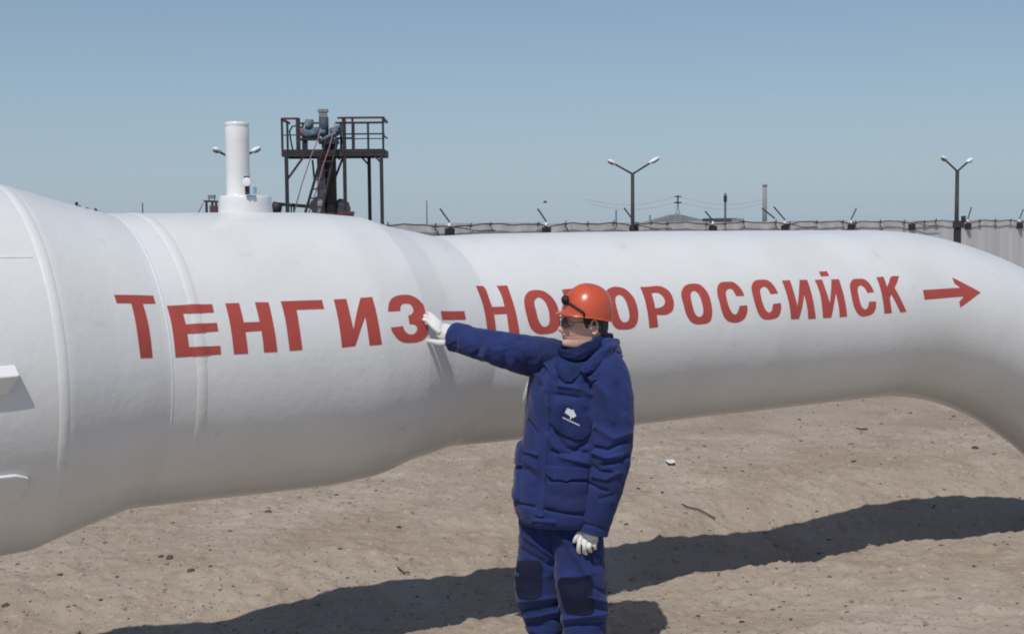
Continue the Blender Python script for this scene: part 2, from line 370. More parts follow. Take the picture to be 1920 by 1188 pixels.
def bead(name, s0, w, h, p0, p1, taper0=0, taper1=0, flat=.5, rough=.35, mat='weld', tilt=0.):
    """a raised weld strip round the pipe from angle p0 to p1"""
    n = max(8, int(abs(p1-p0)*110)); p = np.linspace(p0, p1, n); V = []; prof_x = [-1, -.8, -.5, 0, .5, .8, 1]
    prof_h = [0, .45, .9, 1, .9, .45, 0]
    f0 = np.clip((p-p0)/(taper0+1e-6), 0, 1)*np.clip((p1-p)/(taper1+1e-6), 0, 1); f0 = f0**.5
    rr = np.stack([p*9, p*0+s0*7, p*0], -1); e = fbm(rr, 3)*rough; e2 = fbm(rr*3+7, 2)*rough
    cols = []
    for x, hh in zip(prof_x, prof_h):
        ss = s0+tilt*(p-p0)+w/2*x*(1+e)*(.35+.65*f0); cols.append(surf(ss, p, -.003+h*hh*f0*(1+e2)))
    R = np.stack(cols, 1).reshape(n, 7, 3); V = R.reshape(-1, 3)
    Fc = [(i*7+k, i*7+k+1, (i+1)*7+k+1, (i+1)*7+k) for i in range(n-1) for k in range(6)]
    return mesh_ob(name, V, Fc, MAT[mat], pipe)
BEADS = [(S_B, .014, .0035), (S_W, .055, .0045), (S_C, .010, .003)]
bead('weld_bead', S_B, .014, .0042, -pi*.95, pi*.95); bead('weld_bead', S_W, .060, .0055, -.62, pi*.8, .18, .2, mat='white', rough=.25)
bead('weld_bead', S_C, .010, .0030, -pi*.95, pi*.95); bead('weld_bead', S_D, .012, .0015, -.5, pi*.9, .3, .1)
bead('weld_bead', S_E, .012, .0020, -pi*.5, pi*.9, .2, .1)
bead('weld_bead', S_A+.040, .050, .0060, -.80, pi*.8, .2, .2, mat='white', rough=.25)
bead('weld_drip', S_E-.025, .022, .011, -.62, -.28, .08, .1, rough=1.3); bead('weld_drip', S_E+.14, .014, .009, -.60, -.42, .06, .08, rough=1.1)
# seam that runs along the barrel
ss = np.linspace(-4.2, S_A, 90); R = np.stack([surf(ss, 0*ss+.66+d/.78, h+.0015*fbm(np.stack([ss*30, ss*0, ss*0], -1), 2)) for d, h in ((-.006, -.002), (-.003, .003), (.003, .003), (.006, -.002))], 1)
mesh_ob('weld_bead', R.reshape(-1, 3), [(i*4+k, i*4+k+1, (i+1)*4+k+1, (i+1)*4+k) for i in range(89) for k in range(3)], MAT['weld'], pipe)
LETTERS={'T':[[(-2.3773,0.4754),(-2.2943,0.4853),(-2.2095,0.4935),(-2.2066,0.4404),(-2.2626,0.4327),(-2.2573,0.3367),(-2.2558,0.2397),(-2.2568,0.1051),(-2.3083,0.1066),(-2.3098,0.1936),(-2.3096,0.3125),(-2.312,0.4303),(-2.3742,0.4259)]],'E':[[(-2.1613,0.4279),(-2.069,0.429),(-1.9721,0.4265),(-1.9727,0.37),(-2.1018,0.3723),(-2.0985,0.3023),(-1.9685,0.3021),(-1.9681,0.2478),(-2.0987,0.2414),(-2.0981,0.158),(-1.9678,0.1552),(-1.9678,0.1014),(-2.158,0.0981),(-2.1572,0.2151),(-2.157,0.3207)]],'N':[[(-1.9163,0.4275),(-1.8563,0.4274),(-1.8534,0.2967),(-1.7839,0.2953),(-1.7866,0.4275),(-1.7259,0.4246),(-1.7247,0.3),(-1.723,0.2025),(-1.7219,0.0957),(-1.782,0.0965),(-1.7813,0.1722),(-1.7823,0.2368),(-1.8528,0.2343),(-1.8519,0.1606),(-1.8518,0.0952),(-1.913,0.0962),(-1.9136,0.1914),(-1.9138,0.3046)]],'G':[[(-1.6699,0.4272),(-1.4775,0.4256),(-1.4771,0.3626),(-1.6071,0.3639),(-1.6091,0.2381),(-1.6081,0.0992),(-1.6663,0.0966),(-1.6678,0.1895),(-1.6675,0.3185)]],'I':[[(-1.421,0.4268),(-1.3593,0.4271),(-1.358,0.3139),(-1.3542,0.2151),(-1.324,0.3269),(-1.2889,0.4302),(-1.2284,0.4338),(-1.2266,0.3007),(-1.2243,0.1814),(-1.2213,0.104),(-1.2833,0.1006),(-1.2856,0.1858),(-1.286,0.2969),(-1.3165,0.2174),(-1.3546,0.1039),(-1.4202,0.0986),(-1.4205,0.1859),(-1.4208,0.3178)]],'Z':[[(-1.1654,0.3261),(-1.154,0.3751),(-1.1354,0.4119),(-1.107,0.4361),(-1.0692,0.447),(-1.0257,0.4454),(-0.9939,0.4235),(-0.975,0.3954),(-0.9625,0.36),(-0.9624,0.3167),(-0.9678,0.2926),(-0.9791,0.2745),(-0.9665,0.2424),(-0.9597,0.2108),(-0.9638,0.1743),(-0.9734,0.1439),(-0.9961,0.1178),(-1.0293,0.1056),(-1.0656,0.1037),(-1.1011,0.1079),(-1.1312,0.1285),(-1.1484,0.1569),(-1.1611,0.1874),(-1.1651,0.215),(-1.0983,0.2219),(-1.0936,0.1938),(-1.0801,0.1703),(-1.0611,0.1604),(-1.0405,0.1661),(-1.0266,0.1844),(-1.0224,0.2046),(-1.0283,0.2231),(-1.0414,0.2316),(-1.0612,0.2327),(-1.0608,0.2946),(-1.0461,0.2992),(-1.0301,0.3169),(-1.0254,0.3405),(-1.0308,0.3675),(-1.0425,0.3802),(-1.0661,0.3818),(-1.0834,0.3742),(-1.0922,0.3584),(-1.099,0.3297)]],'dash':[[(-0.8609,0.33),(-0.7109,0.3359),(-0.7119,0.2636),(-0.8619,0.2619)]],'N2':[[(-0.5871,0.5824),(-0.5382,0.5874),(-0.5302,0.5498),(-0.5301,0.4549),(-0.527,0.3798),(-0.4592,0.3771),(-0.457,0.4805),(-0.4637,0.5838),(-0.4049,0.5802),(-0.4057,0.453),(-0.4036,0.3303),(-0.4027,0.2023),(-0.4013,0.1169),(-0.3982,0.0467),(-0.4543,0.053),(-0.4587,0.1232),(-0.459,0.2336),(-0.4561,0.3074),(-0.5261,0.3094),(-0.5307,0.1607),(-0.5326,0.0764),(-0.5792,0.081),(-0.586,0.164),(-0.5849,0.2819),(-0.5825,0.4039),(-0.5853,0.4937)]],'o1':[[(-0.2526,0.5172),(-0.2162,0.5048),(-0.193,0.4745),(-0.1765,0.44),(-0.1632,0.3847),(-0.1577,0.3364),(-0.1578,0.2635),(-0.163,0.2025),(-0.1757,0.153),(-0.1911,0.1243),(-0.2184,0.1071),(-0.2574,0.1022),(-0.2956,0.1079),(-0.3196,0.133),(-0.336,0.17),(-0.3441,0.2213),(-0.3467,0.2828),(-0.3477,0.3452),(-0.3406,0.4188),(-0.3256,0.4663),(-0.3007,0.5026),(-0.279,0.5144)],[(-0.2515,0.4419),(-0.2376,0.4295),(-0.2241,0.3957),(-0.2182,0.3525),(-0.2161,0.3),(-0.2186,0.2488),(-0.2235,0.2085),(-0.2343,0.1792),(-0.2497,0.1683),(-0.2655,0.1725),(-0.2787,0.2042),(-0.2857,0.2456),(-0.2877,0.3075),(-0.288,0.3704),(-0.2835,0.4073),(-0.2693,0.4328)]],'V':[[(-0.1019,0.5063),(0.015,0.5139),(0.0447,0.4676),(0.0451,0.4032),(0.0147,0.3432),(0.0432,0.2896),(0.0466,0.2088),(0.0177,0.1472),(-0.0301,0.1273),(-0.1088,0.1256)],[(-0.0553,0.4485),(-0.06,0.3702),(-0.0203,0.372),(-0.004,0.4073),(-0.0131,0.4452)],[(-0.0614,0.2989),(-0.0649,0.1848),(-0.0249,0.1908),(-0.0066,0.2387),(-0.0191,0.2951)]],'o2':[[(0.2271,0.5119),(0.2669,0.504),(0.296,0.482),(0.3168,0.4379),(0.3327,0.3832),(0.3377,0.3246),(0.3383,0.2561),(0.3319,0.1949),(0.3198,0.146),(0.298,0.1095),(0.2666,0.0934),(0.2175,0.0945),(0.188,0.1041),(0.1675,0.1334),(0.1531,0.1841),(0.1456,0.2509),(0.142,0.3298),(0.1426,0.387),(0.1558,0.4446),(0.1845,0.4905)],[(0.2404,0.4272),(0.2555,0.4177),(0.2687,0.3884),(0.2755,0.3413),(0.2779,0.284),(0.2768,0.2223),(0.2697,0.1841),(0.2566,0.1659),(0.2372,0.1595),(0.2215,0.1748),(0.2115,0.2061),(0.2069,0.2566),(0.2047,0.3244),(0.2078,0.3758),(0.2181,0.4101)]],'p':[[(0.3956,0.4962),(0.458,0.4959),(0.5103,0.5002),(0.5463,0.485),(0.5737,0.4486),(0.5869,0.3987),(0.5895,0.3387),(0.583,0.2923),(0.5693,0.2472),(0.546,0.2206),(0.5165,0.2062),(0.456,0.2116),(0.4563,0.1553),(0.4559,0.0938),(0.3971,0.0896),(0.3973,0.1721),(0.3979,0.2622),(0.399,0.3661),(0.3978,0.4377)],[(0.456,0.4271),(0.4938,0.429),(0.5136,0.4105),(0.5272,0.3794),(0.5305,0.3436),(0.5236,0.3148),(0.5082,0.2929),(0.4866,0.2803),(0.4544,0.2756),(0.4555,0.3321)]],'o3':[[(0.7462,0.5066),(0.7868,0.5037),(0.811,0.4846),(0.8324,0.4354),(0.8439,0.3726),(0.8452,0.3),(0.8424,0.2234),(0.834,0.1658),(0.8221,0.1236),(0.7954,0.0973),(0.7578,0.0923),(0.7128,0.0967),(0.6819,0.1254),(0.6618,0.1758),(0.6522,0.2342),(0.6502,0.3043),(0.6494,0.3577),(0.6562,0.4116),(0.6772,0.4595),(0.7104,0.4951)],[(0.7518,0.4277),(0.7683,0.4091),(0.7771,0.3717),(0.7804,0.3232),(0.7813,0.2638),(0.7773,0.2116),(0.7665,0.1778),(0.7467,0.1651),(0.731,0.1723),(0.7177,0.2024),(0.7116,0.2522),(0.7104,0.3111),(0.7131,0.3646),(0.7218,0.4035),(0.7365,0.4239)]],'c1':[[(0.911,0.4152),(0.925,0.461),(0.9483,0.4952),(0.9736,0.5087),(1.0372,0.509),(1.0611,0.4942),(1.082,0.4509),(1.0948,0.403),(1.0978,0.3508),(1.0378,0.3517),(1.0317,0.3894),(1.0263,0.4189),(1.0114,0.4315),(0.9878,0.4243),(0.9703,0.3936),(0.9638,0.3484),(0.9638,0.2813),(0.9709,0.2202),(0.9858,0.1782),(1.0042,0.1641),(1.0221,0.1834),(1.0364,0.2206),(1.0464,0.2502),(1.1017,0.2519),(1.0994,0.2105),(1.088,0.1619),(1.0684,0.1198),(1.0387,0.0951),(1.0062,0.0844),(0.967,0.0906),(0.9405,0.1092),(0.92,0.1487),(0.908,0.22),(0.9054,0.3081),(0.9041,0.3643)]],'c2':[[(1.1687,0.4281),(1.1876,0.4752),(1.21,0.5047),(1.2387,0.5188),(1.3008,0.5187),(1.3251,0.5018),(1.3431,0.4607),(1.3538,0.4117),(1.3592,0.361),(1.2998,0.3569),(1.2933,0.4032),(1.2833,0.4306),(1.2691,0.4404),(1.243,0.4269),(1.2295,0.401),(1.2227,0.3546),(1.2214,0.2804),(1.2287,0.2181),(1.2425,0.1782),(1.2619,0.1657),(1.2807,0.1866),(1.2997,0.2526),(1.3613,0.2587),(1.3573,0.2092),(1.3446,0.1597),(1.3221,0.1168),(1.2876,0.1001),(1.25,0.0947),(1.2132,0.1004),(1.1868,0.1326),(1.1712,0.1833),(1.1635,0.2505),(1.1616,0.3354)]],'i2':[[(1.4244,0.5029),(1.4887,0.504),(1.4842,0.3982),(1.4861,0.2202),(1.5112,0.3137),(1.5359,0.4074),(1.5649,0.5033),(1.6268,0.502),(1.6239,0.4024),(1.6208,0.2835),(1.6198,0.1682),(1.6215,0.0771),(1.5582,0.0763),(1.5614,0.1723),(1.5606,0.3342),(1.5211,0.1979),(1.4852,0.0831),(1.422,0.0841),(1.4238,0.1708),(1.4246,0.2959),(1.424,0.4137)]],'i3':[[(1.6869,0.4965),(1.7482,0.4992),(1.7457,0.3766),(1.7514,0.2346),(1.7852,0.3606),(1.8249,0.4968),(1.8877,0.4951),(1.8836,0.3757),(1.8798,0.2196),(1.8806,0.0796),(1.8171,0.0759),(1.8193,0.1904),(1.82,0.3379),(1.7796,0.1997),(1.7483,0.0766),(1.6802,0.0766),(1.6827,0.1932),(1.6891,0.3253),(1.6898,0.4355)]],'i3b':[[(1.7547,0.5961),(1.8215,0.5977),(1.819,0.538),(1.7514,0.5338)]],'c3':[[(1.9564,0.4069),(1.9777,0.4561),(2.0081,0.4876),(2.0729,0.4918),(2.1063,0.4789),(2.1272,0.441),(2.1402,0.3897),(2.1463,0.3292),(2.0872,0.3236),(2.0786,0.3789),(2.0556,0.4136),(2.028,0.3994),(2.0127,0.3649),(2.0068,0.3063),(2.0058,0.2247),(2.0146,0.1705),(2.0383,0.1442),(2.0612,0.1606),(2.0854,0.225),(2.1445,0.2259),(2.1393,0.1755),(2.125,0.1294),(2.098,0.0912),(2.0598,0.0741),(2.0119,0.0697),(1.9813,0.0898),(1.9584,0.1345),(1.9449,0.2019),(1.9445,0.2963)]],'k':[[(2.2126,0.4999),(2.2776,0.5067),(2.2762,0.4406),(2.2729,0.3824),(2.3039,0.4318),(2.3481,0.5033),(2.42,0.5052),(2.3775,0.428),(2.3393,0.368),(2.3543,0.2996),(2.3763,0.2007),(2.4045,0.0926),(2.3485,0.0878),(2.3195,0.1907),(2.2932,0.2926),(2.2732,0.2556),(2.2698,0.1667),(2.2713,0.0886),(2.2028,0.0849),(2.2048,0.1711),(2.2078,0.3082),(2.2116,0.4147)]],'arrow':[[(2.5896,0.3274),(2.7805,0.3344),(2.9531,0.3534),(2.9073,0.4039),(2.9086,0.4779),(3.021,0.3991),(3.1439,0.3243),(3.0184,0.2031),(2.9193,0.1162),(2.9159,0.1864),(2.967,0.2483),(2.7596,0.2235),(2.5854,0.2169)]]}
def rounded(poly):
    """brush-painted curves: soften shallow corners, keep the sharp ones"""
    n = len(poly); P_ = [np.array(p) for p in poly]; sm = []
    for i in range(n):
        a, b_ = P_[i]-P_[i-1], P_[(i+1) % n]-P_[i]; t = abs(math.atan2(a[0]*b_[1]-a[1]*b_[0], a@b_)); sm.append(t < radians(52))
    out = []
    for i in range(n):
        p0, p1, p2, p3 = P_[i-1], P_[i], P_[(i+1) % n], P_[(i+2) % n]; out.append(tuple(p1))
        if not (sm[i] or sm[(i+1) % n]) or np.linalg.norm(p2-p1) < .012: continue
        m1 = (p2-p0)/2 if sm[i] else (p2-p1); m2 = (p3-p1)/2 if sm[(i+1) % n] else (p2-p1); L_ = np.linalg.norm(p2-p1)
        m1 = m1*min(1, L_/(np.linalg.norm(m1)+1e-9)); m2 = m2*min(1, L_/(np.linalg.norm(m2)+1e-9))
        for t in (.25, .5, .75): out.append(tuple((2*t**3-3*t**2+1)*p1+(t**3-2*t**2+t)*m1+(-2*t**3+3*t**2)*p2+(t**3-t**2)*m2))
    return out
def letter(key, name='letter', step=.013, label=None):
    polys = LETTERS[key]; rm = float(np.mean(prof(np.array([p[0] for p in polys[0]]))))
    pl = [rounded([(s, a*rm) for s, a in poly]) for poly in polys]
    V, T = tri_poly(pl, step); V = np.array(V)
    lift = .0013+sum(h_*np.clip(1.25-np.abs(V[:, 0]-s_)/(w_/2), 0, 1) for s_, w_, h_ in BEADS)
    W = surf(V[:, 0], V[:, 1]/rm, lift)
    T = [t if np.cross(W[t[1]]-W[t[0]], W[t[2]]-W[t[0]])@PN > 0 else t[::-1] for t in T if np.linalg.norm(np.cross(W[t[1]]-W[t[0]], W[t[2]]-W[t[0]])) > 2e-7]
    return mesh_ob(name, W, T, MAT['red'], pipe, False)
for k in LETTERS: letter(k, 'arrow' if k == 'arrow' else 'dash' if k == 'dash' else 'letter')

# nozzle on the crown of the pipe
def on_top(px, s0=-1.6):
    return P(px, 403, 5.98)
nz = empty('vent_nozzle'); nz.parent = pipe; nz.location = Vector(P(461, 403, 5.98))-pipe.location
c0 = P(461, 403, 5.98); k = 5.98/2450
n = 48; R = []
for zz, rr in ((-.10, .128), (-.02, .126), (.0, .1245), (.02, .121), (.05, .1175), (.078, .1165), (.086, .113), (.088, .08), (.089, .057), (.094, .054), (.2, .0535), (.34, .0545), (.395, .0545), (.4, .052), (.405, .0545), (.418, .0545), (.421, .048), (.421, .0)):
    a = np.linspace(0, 2*pi, n, endpoint=False); p = np.stack([a*0+rr, np.cos(a)*2+3, np.sin(a)*2+zz*14], -1)
    r = rr*(1+.03*fbm(np.stack([np.cos(a)*2.5+3, np.sin(a)*2.5, a*0+zz*15], -1), 3))
    dz = .012*fbm(np.stack([np.cos(a)*2+9, np.sin(a)*2, a*0], -1), 2) if zz > .40 else 0
    cx = c0[0]+(-13*k if zz > .087 else 0)
    R.append(np.stack([cx+r*np.cos(a), c0[1]+r*np.sin(a), c0[2]+zz+dz+0*a], -1))
V, Fc = rings(R[:9], False, False); mesh_ob('nozzle_base', V, Fc, MAT['white'], nz)
V, Fc = rings(R[8:], False, True); mesh_ob('nozzle_stem', V, Fc, MAT['white'], nz)
# dial indicator that stands beside the stem
gp = empty('signal_gauge', P(465, 364, 5.86)); tag(gp, 'tiny round white dial on a dark bracket beside the white vent stem', 'gauge')
q0 = P(465, 364, 5.86)
MB().box(q0+[0-.003, 0, .027], (.016, .018, .058)).build('bracket', MAT['frame'], gp)
MB().box(q0+[-.006, .006, .073], (.022, .014, .014)).build('hinge', MAT['frame'], gp)
MB().tube([q0+[0, -.012, .054], q0+[0, -.026, .054]], .0195, 24).build('dial', MAT['lamp'], gp, True, .002)
vp = P(478, 363, 5.9); v = MB().tube([vp, vp+[0, 0, .030]], .008, 12).build('blue_vial', MAT['bluecan']); tag(v, 'small pale blue cylinder standing on the nozzle base behind the dial', 'vial')

# lug and pad on the big barrel (cut by the left edge of the frame)
def wedge(name, s0, s1, p_top, p_bot, out0, out1, mat):
    """block welded to the skin between stations s0..s1: sloping top, tapering face"""
    A = [surf([s], [p], -.01)[0] for s in (s0, s1) for p in (p_top, p_bot)]
    C, T, Nn, U = frames([s1]); D = Nn[0]
    V = [A[0], A[1], A[2], A[3], surf([s0], [p_top])[0]+D*out0+[0, 0, -.042], surf([s0], [p_bot])[0]+D*out1, surf([s1], [p_top])[0]+D*out0+[0, 0, -.042], surf([s1-.04], [p_bot])[0]+D*out1]
    return MB().add(V, [(0, 4, 6, 2), (4, 5, 7, 6), (1, 3, 7, 5), (2, 6, 7, 3), (0, 1, 5, 4)]).build(name, MAT[mat], pipe, False, .004)
wedge('lifting_lug', -3.25, -2.79, .125, -.02, .050, .020, 'white')
# rounded pad with a proud upper edge
pts = [(-3.4, -.425), (-3.0, -.415), (-2.79, -.43), (-2.745, -.455), (-2.74, -.50), (-2.78, -.60), (-3.4, -.60)]
rm = .78; V, T = tri_poly([[(s, a*rm) for s, a in pts]], .03); V = np.array(V); W = surf(V[:, 0], V[:, 1]/rm, .006+.0)
o = mesh_ob('reinforcing_pad', W, T, MAT['white'], pipe); so = o.modifiers.new('thick', 'SOLIDIFY'); so.thickness = .018; so.offset = 0; bv = o.modifiers.new('bevel', 'BEVEL'); bv.width = .006; bv.segments = 2; bv.limit_method = 'ANGLE'

# off-frame concrete saddles carry the barrel
for s in (-5.4,):
    C, T, Nn, U = frames([s]); c = C[0]
    sd = MB(); sd.box((c[0], c[1], .35), (.5, 1.3, .85), rz=pi/2-_th+pi/2*0).build; 
    o = sd.build('pipe_support', MAT['concrete'], None, False, .02); tag(o, 'concrete support block under the far left of the pipeline', 'support')
# ------------------------------------------------------------------ the worker
YB = 5.62                       # how far the worker stands from the camera
foot = P(1055, 1100, YB); foot[2] = gh(foot[0], YB); person = empty('person', foot)
tag(person, 'worker in navy winter workwear and orange helmet with a white-gloved hand on the pipeline', 'person')
K = YB/2450.0
def smooth_interp(x, xs, ys):
    xs = np.array(xs, float); ys = np.array(ys, float); m = np.gradient(ys, xs)
    x = np.clip(x, xs[0], xs[-1]); i = np.clip(np.searchsorted(xs, x)-1, 0, len(xs)-2); h = xs[i+1]-xs[i]; t = (x-xs[i])/h
    return (2*t**3-3*t**2+1)*ys[i]+(t**3-2*t**2+t)*h*m[i]+(-2*t**3+3*t**2)*ys[i+1]+(t**3-t**2)*h*m[i+1]
CR_GAIN = 1.35
def creases(V, Nr, lines):
    """push cloth in or out along drawn fold lines (picked where the folds run on the side that faces the photographer)"""
    d = V-np.array([0, 0, CAMH]); z = d@CF; px = 960+FPX*(d@CR)/z; py = 594-FPX*(d@CU)/z
    face = np.clip(-(Nr*d).sum(1)/np.linalg.norm(d, axis=1)*2, 0, 1); out = np.zeros(len(V))
    for pts, w, a in lines:
        best = np.full(len(V), 1e9)
        for (x0, y0), (x1, y1) in zip(pts[:-1], pts[1:]):
            L2 = (x1-x0)**2+(y1-y0)**2; t = np.clip(((px-x0)*(x1-x0)+(py-y0)*(y1-y0))/L2, 0, 1)
            best = np.minimum(best, np.hypot(px-x0-t*(x1-x0), py-y0-t*(y1-y0)))
        out += CR_GAIN*a*(.5*np.exp(-(best/w)**2)+.7*np.exp(-best/(w*.75)))
    return out*face
def lathe_levels(levels, Yc, n=120, th=160, pw=2.3, amp=.0, fscale=(9, 9, 20), seed=0, lines=(), yaw=0.):
    """levels: (py, xL, xR, half depth, extra Y)"""
    L_ = np.array(levels, float); py = np.linspace(L_[0, 0], L_[-1, 0], n)
    xl = smooth_interp(py, L_[:, 0], L_[:, 1]); xr = smooth_interp(py, L_[:, 0], L_[:, 2]); b = smooth_interp(py, L_[:, 0], L_[:, 3]); dy = smooth_interp(py, L_[:, 0], L_[:, 4])
    a = np.linspace(0, 2*pi, th, endpoint=False); ca, sa = np.cos(a), np.sin(a)
    sx = np.sign(ca)*np.abs(ca)**(2/pw); sy = np.sign(sa)*np.abs(sa)**(2/pw); R = []; NR = []
    for i in range(n):
        Y = Yc+dy[i]; c = P((xl[i]+xr[i])/2, py[i], Y); hw = (xr[i]-xl[i])/2/2450*Y
        x = hw*sx; y = b[i]*sy
        R.append(np.stack([c[0]+x, c[1]+y+yaw*x, c[2]+0*x], -1)); nn = np.stack([ca/hw, sa/b[i], 0*ca], -1); NR.append(nn/np.linalg.norm(nn, axis=1)[:, None])
    R = np.array(R); NR = np.array(NR); V = R.reshape(-1, 3); Nv = NR.reshape(-1, 3)
    if amp:
        q = V*np.array(fscale)+seed; f = fbm(q+.8*fbm(q*.6, 2)[:, None], 3); f = (.28-np.abs(f))*1.6
        V = V+Nv*(amp*f)[:, None]
    if lines: V = V+Nv*creases(V, Nv, lines)[:, None]
    return V.reshape(n, th, 3)
def limb(pts, rad, n=110, th=72, amp=0., ffreq=26, seed=0, squash=1., lines=(), skew=.9):
    """sleeve along a path, folds running round it. pts: world points, rad: radii"""
    pts = np.array(pts); t0 = np.linspace(0, 1, len(pts)); t = np.linspace(0, 1, n)
    C = np.stack([smooth_interp(t, t0, pts[:, k]) for k in range(3)], -1); r = smooth_interp(t, t0, rad)
    T = np.gradient(C, axis=0); T /= np.linalg.norm(T, axis=1)[:, None]
    ref = np.array([0, 1., 0]); a = np.linspace(0, 2*pi, th, endpoint=False); R = []; NR = []
    s = np.concatenate([[0], np.cumsum(np.linalg.norm(np.diff(C, axis=0), axis=1))])
    for i in range(n):
        x = np.cross(ref, T[i]); x /= np.linalg.norm(x); y = np.cross(T[i], x)
        d = np.cos(a)[:, None]*x+squash*np.sin(a)[:, None]*y
        f = 0
        if amp:
            p = np.stack([s[i]*ffreq+skew*np.cos(a)*1.2+seed, np.cos(a)*1.3+seed, np.sin(a)*1.3+3], -1); f = fbm(p, 3); f = (.26-np.abs(f))*1.8*amp
        R.append(C[i]+d*(r[i]+f)[:, None] if amp else C[i]+d*r[i]); NR.append(d)
    R = np.array(R); V = R.reshape(-1, 3); Nv = np.array(NR).reshape(-1, 3)
    if lines: V = V+Nv*creases(V, Nv, lines)[:, None]
    return V.reshape(n, th, 3)
def loft_ob(name, R, mat, parent, cap0=True, cap1=True):
    V, Fc = rings(R, cap0, cap1); o = mesh_ob(name, V, Fc, MAT[mat], parent)
    bm = bmesh.new(); bm.from_mesh(o.data); bmesh.ops.recalc_face_normals(bm, faces=bm.faces); bm.to_mesh(o.data); bm.free(); return o
def world_bvh(obs):
    V = []; Fc = []
    for o in obs:
        off = parent_world(o); k = len(V); V += [v.co+off for v in o.data.vertices]; Fc += [[i+k for i in p.vertices] for p in o.data.polygons]
    return BVHTree.FromPolygons(V, Fc)
CAM = Vector((0, 0, CAMH))
def drape(name, polys, bvh, mat, parent, h=.006, step=6., skirt=True, maxd=None, hfun=None):
    """lay a flat cut piece on the cloth below it, h proud, with a turned-down edge"""
    V2, T = tri_poly(polys, step); W = []; last = None
    for x, y in V2:
        d = Vector(P(x, y, 5.0))-CAM; d.normalize(); hit = bvh.ray_cast(CAM, d)
        if hit[0] is None or (maxd and hit[3] > maxd):
            W.append(None); continue
        hh = h if hfun is None else hfun(x, y)
        W.append(hit[0]+hit[1]*(hh if hit[1].dot(d) < 0 else -hh))
    ok = [k for k in range(len(W)) if W[k] is not None]
    for k in range(len(W)):
        if W[k] is None:
            j = min(ok, key=lambda j: (V2[j][0]-V2[k][0])**2+(V2[j][1]-V2[k][1])**2); dd = (W[j]-CAM).length
            d = Vector(P(*V2[k], 5.0))-CAM; d.normalize(); W[k] = CAM+d*dd
    W = [np.array(w) for w in W]
    # light smoothing so that the piece does not copy every crumple
    nb = {}
    for t in T:
        for a, b in ((0, 1), (1, 2), (2, 0)): nb.setdefault(t[a], set()).add(t[b]); nb.setdefault(t[b], set()).add(t[a])
    if h > .002:
        for _ in range(2): W = [w*.5+.5*np.mean([W[j] for j in nb.get(k, [k])], axis=0) for k, w in enumerate(W)]
    T2 = []
    for t in T:
        n = np.cross(W[t[1]]-W[t[0]], W[t[2]]-W[t[0]]); T2.append(t if n@(W[t[0]]-np.array(CAM)) < 0 else t[::-1])
    ec = {}
    for t in T2:
        for a, b in ((t[0], t[1]), (t[1], t[2]), (t[2], t[0])): ec[(a, b)] = 1
    if skirt:
        bnd = [(a, b) for (a, b) in ec if (b, a) not in ec]; mp = {}
        for a, b in bnd:
            for k in (a, b):
                if k not in mp:
                    d = W[k]-np.array(CAM); d /= np.linalg.norm(d); mp[k] = len(W); W.append(W[k]+d*(h*2+.006))
            T2.append((b, a, mp[a], mp[b]))
    return mesh_ob(name, W, T2, MAT[mat], parent)

# --- trousers: two legs
TL = [((978, 1000), (1010, 985), 1)]
legsL = lathe_levels([(940, 974, 1078, .115, .03), (985, 975, 1072, .11, .03), (1020, 973, 1062, .104, .03), (1045, 971, 1052, .098, .03), (1080, 967, 1047, .088, .03), (1110, 968, 1047, .086, .03), (1135, 974, 1052, .084, .05), (1160, 984, 1054, .075, .06), (1178, 989, 1052, .070, .06), (1190, 996, 1050, .062, .06)], YB, 120, 110, 2.2, .020, (8, 8, 13), 3,
    [([(985, 1005), (1040, 1045)], 5, .008), ([(975, 1030), (1035, 1062)], 5, -.007), ([(975, 1128), (1048, 1118)], 4, .007), ([(980, 1142), (1048, 1130)], 4, -.007), ([(988, 1158), (1050, 1144)], 4, .008), ([(992, 1168), (1050, 1158)], 3, -.006)])
legsR = lathe_levels([(940, 1016, 1132, .115, -.01), (985, 1022, 1131, .112, -.02), (1020, 1032, 1131, .106, -.03), (1045, 1040, 1131, .102, -.04), (1080, 1042, 1133, .094, -.05), (1110, 1046, 1135, .09, -.05), (1140, 1050, 1137, .086, -.03), (1170, 1055, 1136, .080, -.02), (1192, 1060, 1133, .075, -.02), (1206, 1066, 1126, .064, -.02)], YB, 130, 110, 2.2, .020, (8, 8, 13), 21,
    [([(1056, 1005), (1100, 1075)], 6, .011), ([(1068, 1000), (1118, 1062)], 5, -.010), ([(1088, 1000), (1128, 1050)], 5, .008), ([(1110, 1100), (1135, 1112)], 4, -.006), ([(1105, 1118), (1137, 1128)], 4, .008), ([(1108, 1140), (1137, 1142)], 3, -.006), ([(1060, 1160), (1133, 1150)], 4, .009), ([(1060, 1172), (1133, 1166)], 3, -.007)])
trousers = empty('trousers', (0, 0, 0)); trousers.parent = person
tl = loft_ob('trouser_leg', legsL, 'navy', trousers); tr = loft_ob('trouser_leg', legsR, 'navy', trousers)
bl, br = world_bvh([tl]), world_bvh([tr])
drape('knee_patch', [[(968, 1050), (990, 1046), (1012, 1048), (1019, 1058), (1018, 1090), (1016, 1116), (1008, 1123), (990, 1126), (972, 1121), (967, 1108), (965, 1080)]], bl, 'dark', trousers, .004, 6, False)
drape('knee_patch', [[(1043, 1086), (1052, 1079), (1080, 1080), (1103, 1076), (1112, 1082), (1111, 1110), (1116, 1138), (1112, 1151), (1096, 1155), (1068, 1152), (1057, 1142), (1050, 1115)]], br, 'dark', trousers, .004, 6, False)
drape('thigh_shadow_panel', [[(977, 984), (1003, 988), (1012, 1006), (1000, 1012), (976, 1008)]], bl, 'navy2', trousers, .003, 6, False)
